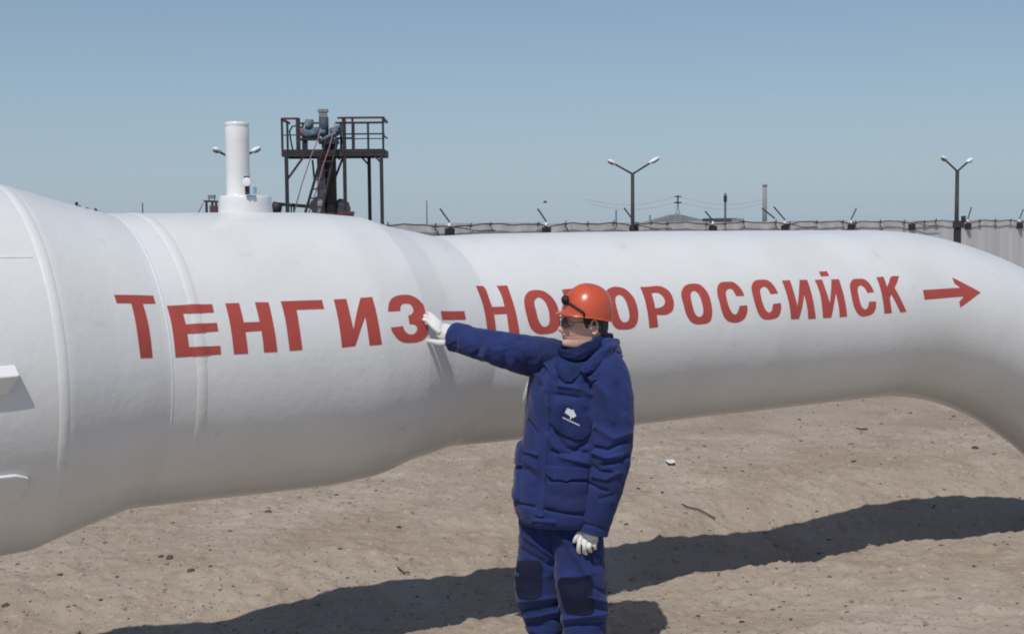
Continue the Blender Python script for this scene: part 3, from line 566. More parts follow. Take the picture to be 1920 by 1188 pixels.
# --- boots
def boot(cx, cy, rz, shaft_top):
    b = empty('boot', (0, 0, 0)); b.parent = person; gz = gh(cx, cy)-.01
    R = []
    for z, ax, ay, ox in ((0, .047, .145, .055), (.02, .050, .15, .055), (.05, .048, .145, .052), (.08, .046, .115, .03), (.11, .046, .08, .0), (.16, .05, .062, -.008), (.24, .058, .066, -.005), (shaft_top, .064, .07, 0)):
        a = np.linspace(0, 2*pi, 32, endpoint=False); x = ax*np.cos(a); y = -(ay*np.sin(a)+ox)
        X = x*cos(rz)-y*sin(rz); Y = x*sin(rz)+y*cos(rz); R.append(np.stack([cx+X, cy+Y, gz+z+0*x], -1))
    loft_ob('upper', R, 'boot', b)
    R = []
    for z, e in ((-.012, .004), (.022, .006)):
        a = np.linspace(0, 2*pi, 32, endpoint=False); x = (.049+e)*np.cos(a); y = -((.147+e)*np.sin(a)+.055); X = x*cos(rz)-y*sin(rz); Y = x*sin(rz)+y*cos(rz); R.append(np.stack([cx+X, cy+Y, gz+z+0*x], -1))
    loft_ob('sole', R, 'black', b)
pL = P(1024, 1170, YB+.05); pR = P(1096, 1190, YB-.02)
boot(pL[0], pL[1], radians(-38), .40); boot(pR[0], pR[1], radians(-20), .40)
# --- jacket torso
torso_levels = [(646, 1082, 1132, .050, .05), (653, 1066, 1144, .072, .04), (661, 1044, 1155, .092, .03), (672, 1016, 1164, .116, .01), (692, 998, 1170, .140, 0), (720, 991, 1170, .155, 0), (760, 987, 1164, .162, -.005), (800, 984, 1156, .165, -.01), (840, 979, 1148, .166, -.015), (880, 973, 1140, .168, -.015), (920, 967, 1134, .172, -.015), (942, 965, 1128, .174, -.015), (958, 968, 1122, .172, -.015), (970, 973, 1116, .168, -.015), (976, 978, 1112, .160, -.015)]
folds = [([(1012, 655), (1030, 690), (1028, 730)], 6, .012), ([(1022, 652), (1040, 690)], 5, -.012), ([(1048, 722), (1090, 728), (1112, 742)], 6, .010), ([(1040, 740), (1085, 745)], 5, -.008), ([(1100, 830), (1070, 852), (1035, 846)], 5, -.010), ([(990, 790), (1008, 812)], 5, -.008), ([(985, 845), (1012, 852)], 4, .007), ([(1000, 690), (1022, 720), (1030, 760)], 7, .010), ([(1012, 680), (1040, 716), (1046, 745)], 6, -.009), ([(1030, 672), (1060, 712)], 6, .008),
         ([(1090, 690), (1082, 730), (1095, 760)], 7, .010), ([(1105, 700), (1112, 745)], 6, -.010), ([(1000, 740), (1012, 800), (1010, 850)], 7, .006),
         ([(1032, 800), (1060, 840), (1100, 850)], 6, -.010), ([(1028, 815), (1055, 856), (1100, 868)], 6, .010), ([(985, 880), (1018, 905)], 6, -.007), ([(980, 860), (1010, 880)], 6, .006),
         ([(1018, 700), (1016, 800), (1012, 900), (1008, 965)], 4, -.008), ([(1030, 740), (1028, 860), (1022, 960)], 5, .006), ([(972, 945), (1000, 950), (1060, 962), (1110, 966)], 4, -.008),
         ([(1030, 925), (1065, 935), (1100, 930)], 5, -.007), ([(1000, 975), (1040, 978)], 4, .006)]
TR = lathe_levels(torso_levels, YB, 200, 220, 2.35, .017, (6, 6, 8), 11, folds, yaw=-.12)
# close the bottom by folding the hem inwards
hem = TR[-1]; hc = hem.mean(0); TR = np.concatenate([TR, [hc+(hem-hc)*.93+[0, 0, .012]], [hc+(hem-hc)*.9+[0, 0, .06]]])
jacket = empty('jacket', (0, 0, 0)); jacket.parent = person
torso = loft_ob('jacket_body', TR, 'navy', jacket, True, True)
# --- sleeves
armR = [P(1062, 682, 5.68), P(1030, 673, 5.68), P(990, 666, 5.60), P(950, 657, 5.54), P(910, 647, 5.56), P(882, 641, 5.60), P(866, 635, 5.63), P(853, 632, 5.655)]
slR = limb(armR, [.082, .088, .083, .074, .065, .061, .061, .061], 130, 84, .012, 16, 5, 1.,
    [([(905, 625), (915, 650), (908, 668)], 5, .009), ([(890, 622), (900, 650), (893, 664)], 4, -.009), ([(935, 630), (950, 655), (945, 685)], 6, -.009), ([(950, 640), (965, 670), (958, 695)], 5, .008), ([(975, 636), (985, 670), (992, 700)], 6, -.010), ([(1000, 645), (1008, 690)], 5, .007), ([(858, 606), (855, 655)], 3, -.004)])
c = slR[-1].mean(0); slR = np.concatenate([slR, [c+(slR[-1]-c)*.9+[.004, -.001, 0]], [c+(slR[-1]-c)*.86+[.05, -.015, 0]]])
sR = loft_ob('sleeve', slR, 'navy', jacket)
armL = [P(1118, 682, 5.58), P(1136, 696, 5.53), P(1146, 730, 5.50), P(1149, 780, 5.48), P(1148, 830, 5.47), P(1143, 870, 5.47), P(1133, 910, 5.47), P(1122, 950, 5.48), P(1113, 985, 5.49), P(1110, 997, 5.49)]
slL = limb(armL, [.075, .086, .088, .086, .084, .082, .079, .072, .066, .065], 170, 84, .010, 15, 40, 1.,
    [([(1114, 838), (1140, 843), (1172, 828)], 3.5, -.011), ([(1112, 848), (1138, 858), (1165, 852)], 4, .009), ([(1128, 872), (1150, 868), (1178, 856)], 3.5, -.010), ([(1108, 872), (1125, 884), (1148, 886)], 4, -.008), ([(1112, 893), (1136, 898), (1160, 885)], 4, .009), ([(1104, 905), (1124, 917), (1140, 920)], 3.5, -.009), ([(1125, 935), (1150, 928)], 4, -.005), ([(1120, 720), (1140, 745), (1150, 790)], 7, .008), ([(1160, 720), (1172, 770)], 6, -.007), ([(1085, 978), (1112, 986), (1138, 994)], 3, -.004), ([(1118, 800), (1150, 822), (1178, 812)], 6, .008)])
c = slL[-1].mean(0); slL = np.concatenate([slL, [c+(slL[-1]-c)*.92+[0, 0, .004]], [c+(slL[-1]-c)*.88+[.01, 0, .05]]])
sL = loft_ob('sleeve', slL, 'navy', jacket)
# --- hood rolled behind the neck, collar
def blob(c, r, amp, fs, seed, n=60, m=44, rot=None):
    R = []
    for i in range(m):
        t = -pi/2+pi*(i+.5)/m; a = np.linspace(0, 2*pi, n, endpoint=False); d = np.stack([cos(t)*np.cos(a), cos(t)*np.sin(a), 0*a+sin(t)], -1)
        q = d*r; 
        if rot is not None: q = q@rot.T
        f = fbm((q+c)*fs+seed, 3); R.append(q*(1+amp*(.3-2*np.abs(f)))[:, None]+c)
    return R
def rotY(a): return np.array([[cos(a), 0, -sin(a)], [0, 1, 0], [sin(a), 0, cos(a)]])
loft_ob('hood', blob(P(1128, 668, 5.63), np.array([.098, .115, .070]), .16, 13, 4, rot=rotY(radians(-38))), 'navy', jacket)
loft_ob('hood_roll', blob(P(1138, 650, 5.62), np.array([.072, .10, .045]), .22, 16, 8, rot=rotY(radians(-42))), 'navy', jacket)
def band(name, path, w, t, mat, amp=.004, seed=0):
    """soft strip of cloth following a path: (centre, half height, thickness)"""
    path = np.array(path); tt = np.linspace(0, 1, len(path)); u = np.linspace(0, 1, 60); C = np.stack([smooth_interp(u, tt, path[:, k]) for k in range(3)], -1)
    T = np.gradient(C, axis=0); T /= np.linalg.norm(T, axis=1)[:, None]; R = []
    ww = smooth_interp(u, tt, w); th = smooth_interp(u, tt, t)
    for i in range(60):
        up = np.array([0, 0, 1.])-T[i]*T[i][2]; up /= np.linalg.norm(up); x = np.cross(T[i], up); a = np.linspace(0, 2*pi, 28, endpoint=False)
        f = fbm(np.stack([u[i]*9+0*a, np.cos(a)*1.5+seed, np.sin(a)*1.5], -1), 3)*amp*3
        R.append(C[i]+np.outer(np.sin(a)*(ww[i]+f), up)+np.outer(np.cos(a)*(th[i]+f), x))
    return loft_ob(name, R, mat, jacket)
band('collar', [P(1146, 640, 5.70), P(1130, 642, 5.56), P(1104, 655, 5.505), P(1078, 665, 5.495), P(1054, 663, 5.55), P(1054, 652, 5.66), P(1090, 640, 5.76), P(1132, 636, 5.75)], [.040, .036, .034, .026, .020, .022, .030, .036], [.014, .012, .010, .009, .009, .011, .014, .016], 'navy_shaded', .010, 2)
band('collar_flap', [P(1156, 650, 5.60), P(1142, 660, 5.50), P(1118, 678, 5.46), P(1092, 698, 5.445)], [.038, .036, .032, .016], [.016, .015, .013, .010], 'navy', .008, 5)
band('collar_flap', [P(1162, 672, 5.56), P(1146, 688, 5.48), P(1122, 704, 5.45), P(1104, 712, 5.455)], [.020, .026, .022, .012], [.014, .013, .012, .010], 'navy', .008, 9)
tb = world_bvh([torso]); tall = world_bvh([torso, sL])
drape('throat_shade_flap', [[(1042, 668), (1068, 664), (1104, 668), (1118, 680), (1100, 690), (1088, 706), (1074, 719), (1060, 718), (1046, 706), (1040, 686)]], tb, 'navy_shaded', jacket, .008, 6)  # dark piece painting in the shadow below the chin
drape('front_placket', [[(1010, 720), (1031, 720), (1031, 800), (1027, 880), (1022, 972), (1001, 969), (1005, 880), (1009, 800)]], tb, 'navy', jacket, .006, 7)
cp = drape('chest_pocket', [[(1046, 757), (1052, 754), (1066, 758), (1090, 771), (1106, 782), (1110, 790), (1108, 808), (1102, 820), (1092, 828), (1078, 827), (1056, 816), (1040, 803), (1035, 794), (1038, 775), (1041, 764)]], tb, 'navy_shaded', jacket, .009, 5)
cpb = world_bvh([cp])
em = drape('emblem', [[(1063.1, 764.6), (1067.1, 765.6), (1071.9, 768.3), (1074.9, 766.9), (1076.9, 771.6), (1080.6, 779.1), (1075.2, 783.1), (1071.9, 781.1), (1070.8, 785.8), (1068.5, 785.1), (1069.2, 780.4), (1065.8, 777.7), (1059.1, 773.3)]], cpb, 'emblem', cp, .0015, 4, False)
rp = random.Random(4); x = 1055.4
while x < 1086:      # the line of small print under the emblem
    w = rp.uniform(1.3, 2.6); y = 781.0+(x-1055.4)*.47; hgt = rp.choice([2.2, 2.6, 3.0])
    drape('emblem_print', [[(x, y), (x+w, y+w*.47), (x+w-.7, y+w*.47+hgt), (x-.7, y+hgt)]], cpb, 'emblem', cp, .0015, 4, False); x += w+.8
drape('pocket_flap', [[(1024, 868), (1060, 872), (1104, 874), (1104, 898), (1062, 903), (1036, 900), (1024, 890)]], tb, 'navy', jacket, .013, 6)
drape('hip_pocket', [[(1023, 898), (1104, 900), (1102, 958), (1060, 962), (1020, 955)]], tb, 'navy2', jacket, .007, 7)
loft_ob('side_pocket', lathe_levels([(826, 980, 1000, .06, 0), (832, 972, 1002, .10, 0), (842, 968, 1004, .11, 0), (858, 966, 1004, .11, 0), (865, 968, 1002, .10, 0), (867, 976, 1000, .06, 0)], 5.66, 24, 40, 3.2, .008, (14, 14, 14), 4), 'navy', jacket)
loft_ob('side_pocket', lathe_levels([(864, 972, 1000, .10, 0), (880, 966, 1002, .11, 0), (910, 963, 1002, .12, 0), (928, 961, 1000, .12, 0), (934, 966, 998, .10, 0)], 5.66, 30, 40, 3.2, .010, (14, 14, 14), 9), 'navy', jacket)

# --- body: head, neck, trunk and limbs as one skin
HC = P(1098, 611, 5.60)          # ear hole
yaw_h = radians(195); tilt = radians(2)
fx = np.array([cos(yaw_h), sin(yaw_h), -.035]); fx /= np.linalg.norm(fx); fy = np.cross([0, 0, 1.], fx); fy /= np.linalg.norm(fy); fz = np.cross(fx, fy)
EAR_Z = .083
def HL(x, y, z): return HC+fx*x+fy*y+fz*(z-EAR_Z)
tabl = [(-.16, .035, -.085, .066, 0), (-.10, .038, -.080, .062, 0), (-.05, .020, -.078, .055, 0), (-.028, .026, -.078, .055, .02), (-.012, .066, -.076, .056, .12), (-.006, .086, -.076, .058, .2), (.0, .098, -.076, .060, .25), (.006, .106, -.077, .061, .32), (.016, .109, -.079, .063, .34), (.026, .106, -.081, .065, .34), (.033, .100, -.082, .066, .32), (.040, .106, -.083, .067, .30), (.046, .103, -.084, .068, .30), (.052, .108, -.085, .069, .28), (.060, .105, -.086, .070, .26), (.070, .104, -.088, .072, .24), (.085, .102, -.090, .074, .22), (.098, .099, -.091, .075, .2), (.108, .099, -.092, .076, .18), (.118, .106, -.093, .077, .17), (.130, .107, -.094, .078, .15), (.150, .096, -.094, .076, .12), (.185, .078, -.082, .070, .05), (.210, .055, -.055, .048, 0), (.222, .02, -.02, .02, 0)]
tb_ = np.array(tabl); zz = np.concatenate([np.linspace(-.16, -.03, 16), np.linspace(-.028, .135, 82), np.linspace(.14, .222, 18)])
a = np.linspace(0, 2*pi, 120, endpoint=False); R = []
for z in zz:
    xf, xb, w, k = [np.interp(z, tb_[:, 0], tb_[:, j]) for j in (1, 2, 3, 4)]
    cx = (xf+xb)/2; hx = (xf-xb)/2; X_ = cx+hx*np.cos(a); Y_ = w*np.sin(a)*(1-k*np.cos(a))*(1+.0*np.cos(a)); fr = np.clip(np.cos(a), 0, 1)
    nz_ = np.interp(z, [.058, .064, .070, .078, .088, .104, .118], [0, .010, .020, .025, .019, .006, 0]); sg = np.interp(z, [.06, .07, .08, .11], [.014, .013, .011, .0075])
    X_ = X_+nz_*np.exp(-(Y_/sg)**2)*(fr > 0)
    X_ = X_-.013*np.exp(-((np.abs(Y_)-.031)/.014)**2-((z-.104)/.010)**2)*(fr > .2)       # eye sockets
    X_ = X_+.005*np.exp(-((np.abs(Y_)-.028)/.020)**2-((z-.119)/.006)**2)*(fr > .2)       # brows
    X_ = X_-.0035*np.exp(-(Y_/.024)**2-((z-.0465)/.0022)**2)*(fr > .2)
    cheek = .006*np.exp(-((np.abs(Y_)-.044)/.018)**2-((z-.074)/.016)**2)*(fr > .1); X_ = X_+cheek; Y_ = Y_*(1+cheek*6)
    X_ = X_-.004*np.exp(-((np.abs(Y_)-.026)/.005)**2-((z-.058)/.012)**2)*(fr > .2)       # folds beside the mouth
    lean = np.clip(-z-.0, 0, 1)*-.25
    R.append(np.array([HL(x+lean, y, z) for x, y in zip(X_, Y_)]))
V, Fc = rings(R); BM = MB(); BM.add(V, Fc)
for sgn in (1, -1):     # ears
    e = HL(-.006, sgn*.078, .083); pts = []
    for q in range(26):
        t = -.6*pi+q/25*1.72*pi; rx, rz_ = .016, .030
        pts.append(e-fx*(.004)+fx*(-cos(t)*rx*(1.0 if True else 1))+fz*(sin(t)*rz_+.002)+fy*sgn*(.006-.010*cos(t)*0+.006*(-cos(t)*-1 < 0)))
    BM.tube(pts, .0048, 8)
    BM.ball(e-fz*.024+fx*.002, [.0075, .006, .009]); BM.ball(e+fy*sgn*-.003, [.013, .006, .026])
def cap(a_, b_, r0, r1): BM.tube(np.linspace(a_, b_, 8), np.linspace(r0, r1, 8), 18); BM.ball(a_, r0, 18, 11); BM.ball(b_, r1, 18, 11)
sh_r, sh_l = P(1040, 690, 5.66), P(1122, 695, 5.57); hip = P(1048, 955, 5.61); chest = P(1080, 740, 5.62)
cap(HL(-.03, 0, -.10), chest, .055, .11); cap(chest, hip, .12, .11); cap(sh_r, sh_l, .06, .06)
cap(P(1030, 680, 5.65), P(945, 658, 5.54), .048, .042); cap(P(945, 658, 5.54), P(850, 631, 5.69), .040, .028)
cap(P(1134, 700, 5.53), P(1148, 830, 5.475), .05, .042); cap(P(1148, 830, 5.475), P(1111, 985, 5.49), .04, .029)
cap(P(1018, 1000, 5.66), P(1008, 1095, 5.65), .075, .055); cap(P(1008, 1095, 5.65), P(1022, 1230, 5.68), .052, .04)
cap(P(1080, 1000, 5.60), P(1090, 1100, 5.57), .075, .055); cap(P(1090, 1100, 5.57), P(1096, 1240, 5.60), .052, .04)
def remeshed(name, mb, mat, parent, vox, smooth=2, fac=.5):
    o = mb.build(name+'_raw', None, None, True)
    r = o.modifiers.new('r', 'REMESH'); r.mode = 'VOXEL'; r.voxel_size = vox; r.use_smooth_shade = True
    if smooth: s = o.modifiers.new('s', 'SMOOTH'); s.iterations = smooth; s.factor = fac
    dg = bpy.context.evaluated_depsgraph_get(); ev = o.evaluated_get(dg); me = bpy.data.meshes.new_from_object(ev)
    bpy.data.objects.remove(o); V = [tuple(v.co) for v in me.vertices]; Fc = [tuple(p.vertices) for p in me.polygons]; bpy.data.meshes.remove(me)
    return mesh_ob(name, V, Fc, MAT[mat], parent)
body = remeshed('body', BM, 'skin', person, .0036, 1, .4)
bb = world_bvh([body])
# eyes
for sgn in (1, -1):
    e = HL(.077, sgn*.024, .105); eye = MB().ball(e, .0105, 14, 9).build('eye', MAT['lamp'], person, True)
    MB().ball(e+fx*.0062+fy*0, [.0052, .0052, .0052], 10, 7).build('iris', MAT['black'], eye, True)
    bw = [HL(.1055-.10*abs(t)**1.5*.12, sgn*(.031+t*.018), .122+.003*(1-(t*1.2)**2)) for t in np.linspace(-1, 1, 9)]
    MB().tube(bw, [.0015, .0028, .0034, .0036, .0036, .0034, .003, .0024, .0012], 6).build('eyebrow', MAT['hair'], person, True)
lp = []
for q, z in (('u', .0505), ('l', .042)):
    pts = []
    for t in np.linspace(-1, 1, 13):
        y = t*.024; x = .104-.010*t*t-(.0 if q == 'u' else .001); pts.append(HL(x, y, z+(.0015*(1-abs(t)) if q == 'u' else -.0005*(1-abs(t)))))
    lp.append((pts, [.0012+.0030*(1-abs(t)**2) for t in np.linspace(-1, 1, 13)]))
mbl = MB(); [mbl.tube(p_, r_, 8) for p_, r_ in lp]; mbl.build('lips', MAT['lip'], person, True)
# glasses
gl = empty('glasses', (0, 0, 0)); gl.parent = person
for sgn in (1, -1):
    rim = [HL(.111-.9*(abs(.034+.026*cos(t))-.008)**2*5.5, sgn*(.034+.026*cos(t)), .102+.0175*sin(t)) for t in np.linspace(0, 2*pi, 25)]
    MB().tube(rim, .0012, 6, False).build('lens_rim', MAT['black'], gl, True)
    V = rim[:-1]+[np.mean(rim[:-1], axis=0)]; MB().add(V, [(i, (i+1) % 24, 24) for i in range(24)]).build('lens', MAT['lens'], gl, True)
    MB().tube([HL(.098, sgn*.056, .108), HL(.075, sgn*.073, .109), HL(.03, sgn*.079, .108), HL(-.002, sgn*.081, .104), HL(-.014, sgn*.081, .092)], [.0016, .0016, .0015, .0015, .0012], 6).build('temple_arm', MAT['black'], gl, True)
MB().tube([HL(.1125, -.011, .106), HL(.116, 0, .109), HL(.1125, .011, .106)], .0016, 6).build('bridge', MAT['black'], gl, True)
# hair: shell round the back of the skull below the helmet
hR = []
for z in np.linspace(.035, .16, 26):
    xf, xb, w, k = [np.interp(z, tb_[:, 0], tb_[:, j]) for j in (1, 2, 3, 4)]; cx = (xf+xb)/2; hx = (xf-xb)/2; ph_ = np.linspace(-1, 1, 60)
    lim = pi*np.interp(z, [.035, .06, .085, .10, .16], [.22, .34, .40, .58, .60]); aa = pi+ph_*lim; g_ = .008*np.clip((z-.03)/.02, 0, 1); g_ = g_+.006*fbm(np.stack([aa*7, 0*aa+z*60, 0*aa], -1), 3)
    hR.append([HL(cx+(hx+q)*cos(t), (w+q)*sin(t)*(1-k*cos(t)), z) for t, q in zip(aa, g_)])
hR = np.array(hR); mh = MB(); mh.add(hR.reshape(-1, 3), [(i*60+k, i*60+k+1, (i+1)*60+k+1, (i+1)*60+k) for i in range(25) for k in range(59)])
for sgn in (1, -1): mh.tube([HL(.022, sgn*.0745, .112), HL(.020, sgn*.0735, .095), HL(.017, sgn*.0715, .080)], [.009, .008, .004], 8)
hair = mh.build('hair', MAT['hair'], person, True); so = hair.modifiers.new('t', 'SOLIDIFY'); so.thickness = .008; so.offset = -1
# --- helmet
helmet = empty('helmet', (0, 0, 0)); helmet.parent = person
ht = radians(13.5); hx_ = fx*cos(ht)+np.array([0, 0, 1.])*sin(ht); hz_ = np.cross(fy, hx_)*-1; hz_ = np.cross(hx_, fy)
hC = P(1099.5, 589.5, 5.59)
def HP(x, y, z): return hC+hx_*x+fy*y+hz_*z
def dome_r(t): return 1
def dome(az, el, g=0.):
    """helmet shell: az 0 = front, el 0 = rim, pi/2 = crown"""
    ce = max(cos(el), 0)**.86; se = sin(el)**.95 if el > 0 else 0
    x = (.113+g)*ce*cos(az)*(1-.02*cos(az)); y = (.102+g)*ce*sin(az); z = (.131+g)*se
    rid = .0045*math.exp(-(y/.022)**2)*min(1, el*1.4)
    return HP(x, y, z+rid)
R = []
for i in range(40):
    el = pi/2*(i/39)**.9*.995; R.append(np.array([dome(2*pi*k/96, el) for k in range(96)]))
R = [np.array([dome(2*pi*k/96, 0, .000)+hz_*-.012 for k in range(96)])]+R
shell = loft_ob('helmet_shell', R, 'orange', helmet, False, True)
def rim_out(az): # how far the brim stands out
    c_ = cos(az); return .0035+.020*max(0, c_)**1.6+.001*max(0, -c_)
R = []
for (g1, dz) in ((-.004, -.004), (.3, -.007), (.75, -.013), (1.0, -.019), (1.03, -.022), (.95, -.0235), (.6, -.018), (.2, -.014), (-.1, -.0135)):
    row = []
    for k in range(96):
        az = 2*pi*k/96; ro = rim_out(az)*g1 if abs(g1) > .01 else g1; f_ = max(0, cos(az)); row.append(dome(az, 0, ro if g1 > 0 else -.004)+hz_*(dz*(.35+.65*f_)-.004*(1-f_)))
    R.append(row)
loft_ob('helmet_brim', np.array(R), 'orange', helmet, False, False)
strap = [(radians(6), radians(17)), (radians(25), radians(17)), (radians(48), radians(11)), (radians(68), radians(4)), (radians(84), radians(-1))]
sgn_cam = 1 if (fy@np.array([0, -1., 0])) > 0 else -1
pts = [dome(sgn_cam*a_, max(e_, 0), .006)+hz_*(min(e_, 0)*.4) for a_, e_ in [(t*radians(68), radians(19)*(1-t)**.8*1.0+radians(1)) for t in np.linspace(0.02, 1, 24)]]
pts.append(dome(sgn_cam*radians(69), 0, .004)-hz_*.014); MB().tube(pts, .0046, 8).build('strap', MAT['black'], helmet, True)
pts2 = [dome(-sgn_cam*a_, e_, .006) for a_, e_ in [(t*radians(92), radians(19)*(1-t)**.8+radians(1)) for t in np.linspace(0.02, 1, 20)]]
MB().tube(pts2, .0046, 8).build('strap', MAT['black'], helmet, True)
kc = dome(sgn_cam*radians(14), radians(17), .010)
MB().tube([kc-hx_*.006, kc+hx_*.008], .0205, 24).ball(kc+hx_*.006, [.014, .019, .019], 16, 10).build('goggle_cup', MAT['black'], helmet, True)
MB().ball(P(1102, 598, 5.50), [.014, .008, .016], 14, 10).ball(P(1098, 603, 5.50), [.009, .007, .012], 12, 8).build('strap_buckle', MAT['black'], helmet, True)

# --- gloves: five separate fingers each, grown together at the palm
def finger(mb, pts, r0, r1):
    pts = np.array(pts); t0 = np.linspace(0, 1, len(pts)); u = np.linspace(0, 1, 18); C = np.stack([smooth_interp(u, t0, pts[:, k]) for k in range(3)], -1)
    mb.tube(C, np.linspace(r0, r1, 18), 12); mb.ball(C[-1], r1, 12, 8); mb.ball(C[0], r0, 12, 8)
g = MB()   # hand on the pipe; fingertips rest on the skin of the pipe
surf_bvh = world_bvh([o for o in bpy.data.objects if o.parent is pipe and o.name.split('.')[0] in ('reducer', 'pipe_section')])
def on_pipe(px, py, off=.010):
    d = Vector(P(px, py, 5.0))-CAM; d.normalize(); h = surf_bvh.ray_cast(CAM, d); return np.array(h[0]-d*off)
wr = P(849, 631, 5.685)
g.tube(np.linspace(P(862, 633, 5.64), wr, 6), [.034, .034, .034, .033, .032, .032], 18)
def elps(mb, c, ax, rr, n=18, m=12):
    V0 = MB().ball((0, 0, 0), 1, n, m); A_ = np.array(ax); V = [c+A_.T@(np.array(v)*rr) for v in V0.v]; mb.add(V, V0.f)
pc = P(834, 622, 5.715); dx = P(818, 608, 5.74)-wr; dx /= np.linalg.norm(dx); dn = np.array([0.2, -.95, .2]); dn -= dx*(dn@dx); dn /= np.linalg.norm(dn); dy_ = np.cross(dn, dx)
elps(g, pc, [dx, dy_, dn], np.array([.046, .040, .021]))
finger(g, [P(826, 608, 5.73), P(815, 596, 5.745), on_pipe(803, 587, .010)], .0115, .0085)
finger(g, [P(824, 611, 5.72), P(812, 600, 5.735), on_pipe(797, 592, .011)], .0122, .0090)
finger(g, [P(823, 616, 5.71), P(811, 606, 5.725), on_pipe(795, 599, .011)], .0122, .0090)
finger(g, [P(824, 622, 5.70), P(813, 613, 5.71), P(806, 606, 5.73), on_pipe(799, 606, .012)], .0120, .0090)
finger(g, [P(846, 638, 5.70), P(830, 643, 5.70), P(816, 641, 5.71), on_pipe(804, 639, .014)], .0165, .0105)
remeshed('glove', g, 'glove', person, .0022, 1)
g = MB()   # hanging hand, loosely closed
yb = 5.485
g.tube(np.linspace(P(1112, 985, yb), P(1106, 1004, yb), 6), [.036, .036, .035, .035, .034, .034], 18)
hx2 = P(1098, 1030, yb)-P(1110, 1000, yb); hx2 /= np.linalg.norm(hx2); hn2 = np.array([.25, -1, .1]); hn2 -= hx2*(hn2@hx2); hn2 /= np.linalg.norm(hn2); hy2 = np.cross(hn2, hx2)
elps(g, P(1105, 1009, yb), [hx2, hy2, hn2], np.array([.036, .040, .022]))
finger(g, [P(1090, 1004, yb-.01), P(1086, 1018, yb-.028), P(1085, 1032, yb-.020), P(1088, 1036, yb+.002)], .0105, .0082)
finger(g, [P(1098, 1010, yb-.015), P(1096, 1023, yb-.034), P(1096, 1034, yb-.020), P(1099, 1037, yb+.004)], .0110, .0084)
finger(g, [P(1107, 1014, yb-.015), P(1105, 1024, yb-.034), P(1106, 1031, yb-.018), P(1108, 1032, yb+.004)], .0105, .0082)
finger(g, [P(1116, 1013, yb-.010), P(1115, 1021, yb-.028), P(1115, 1026, yb-.014), P(1116, 1027, yb+.004)], .0098, .0078)
finger(g, [P(1092, 996, yb+.002), P(1085, 1000, yb-.012), P(1080, 1008, yb-.020), P(1077, 1014, yb-.016)], .0115, .0085)
remeshed('glove', g, 'glove', person, .0022, 1)
# ------------------------------------------------------------------ perimeter wall
WD = np.array([.814, .581, 0]); WN = np.array([.581, -.814, 0]); W0 = np.array([5.51, 60., 0]); WH = 2.20; wz = -1.2
wang = math.atan2(WD[1], WD[0])
wall = empty('perimeter_wall', tuple(W0)); tag(wall, 'long pale concrete panel wall behind the pipeline, topped by a knotted wire', 'wall')
for i in range(-9, 26):
    a = W0+WD*(i*5+.14); b = W0+WD*(i*5+4.86); c = (a+b)/2; rj = random.Random(i).uniform(-.02, .02)
    m_ = MB(); m_.box((c[0], c[1], (WH+rj+wz)/2), (4.70, .12, WH+rj-wz), rz=wang)
    pn = m_.build('wall_panel', MAT['concrete'], wall)
    if i >= 12 and i % 3 == 0:
        rb = MB()
        for q in range(9):
            p_ = a+WD*(.3+q*.52)+WN*.068; rb.box((p_[0], p_[1], 1.05), (.10, .03, 2.0), rz=wang)
        rb.build('rib', MAT['concrete'], pn)
    p_ = W0+WD*(i*5); MB().box((p_[0], p_[1], (WH-.08+wz)/2), (.26, .22, WH-.08-wz), rz=wang).build('wall_post', MAT['concrete'], wall)
lean = {-2: (-.50, .85), -1: (-.50, .85), 0: (-.62, .9), 1: (-.55, .7), 2: (-.9, 1.0), 3: (.45, .9), 4: None, 5: (.35, 1.0)}
for i in range(-9, 26):
    p_ = W0+WD*(i*5)+WN*.14; mb = MB(); mb.box((p_[0], p_[1], 1.84), (.36, .26, .34), rz=wang); bx = mb.build('junction_box', MAT['frame'], wall, False, .02)
    if (i in lean and lean[i] is None) or i > 6: continue
    lx, lz = lean.get(i, (.4, .85) if i > 5 else (-.45, .8))
    st = MB(); st.tube([p_+[0, 0, 2.0], p_+[0, 0, 2.22]], .05, 8).build('insulator', MAT['lamp'], wall, True)
    q_ = p_+[0, 0, 2.2]; MB().beam(q_-[0, 0, .3], q_+[0, 0, .10], .045).beam(q_+[0, 0, .07], q_+WD*lx*.9+[0, 0, lz*.72], .05).build('wire_bracket', MAT['dimsteel'], wall)
b0 = W0+WD*9.3+WN*.1; MB().beam(b0+[0, 0, 2.35], b0-WD*.9+[0, 0, 2.85], .055).build('wire_bracket', MAT['dimsteel'], wall)
b0 = W0-WD*1.0+WN*.1; MB().beam(b0+[0, 0, 2.1], b0+[0, 0, 2.75], .05).build('wire_bracket', MAT['dimsteel'], wall)
rr_ = random.Random(5); spans = []
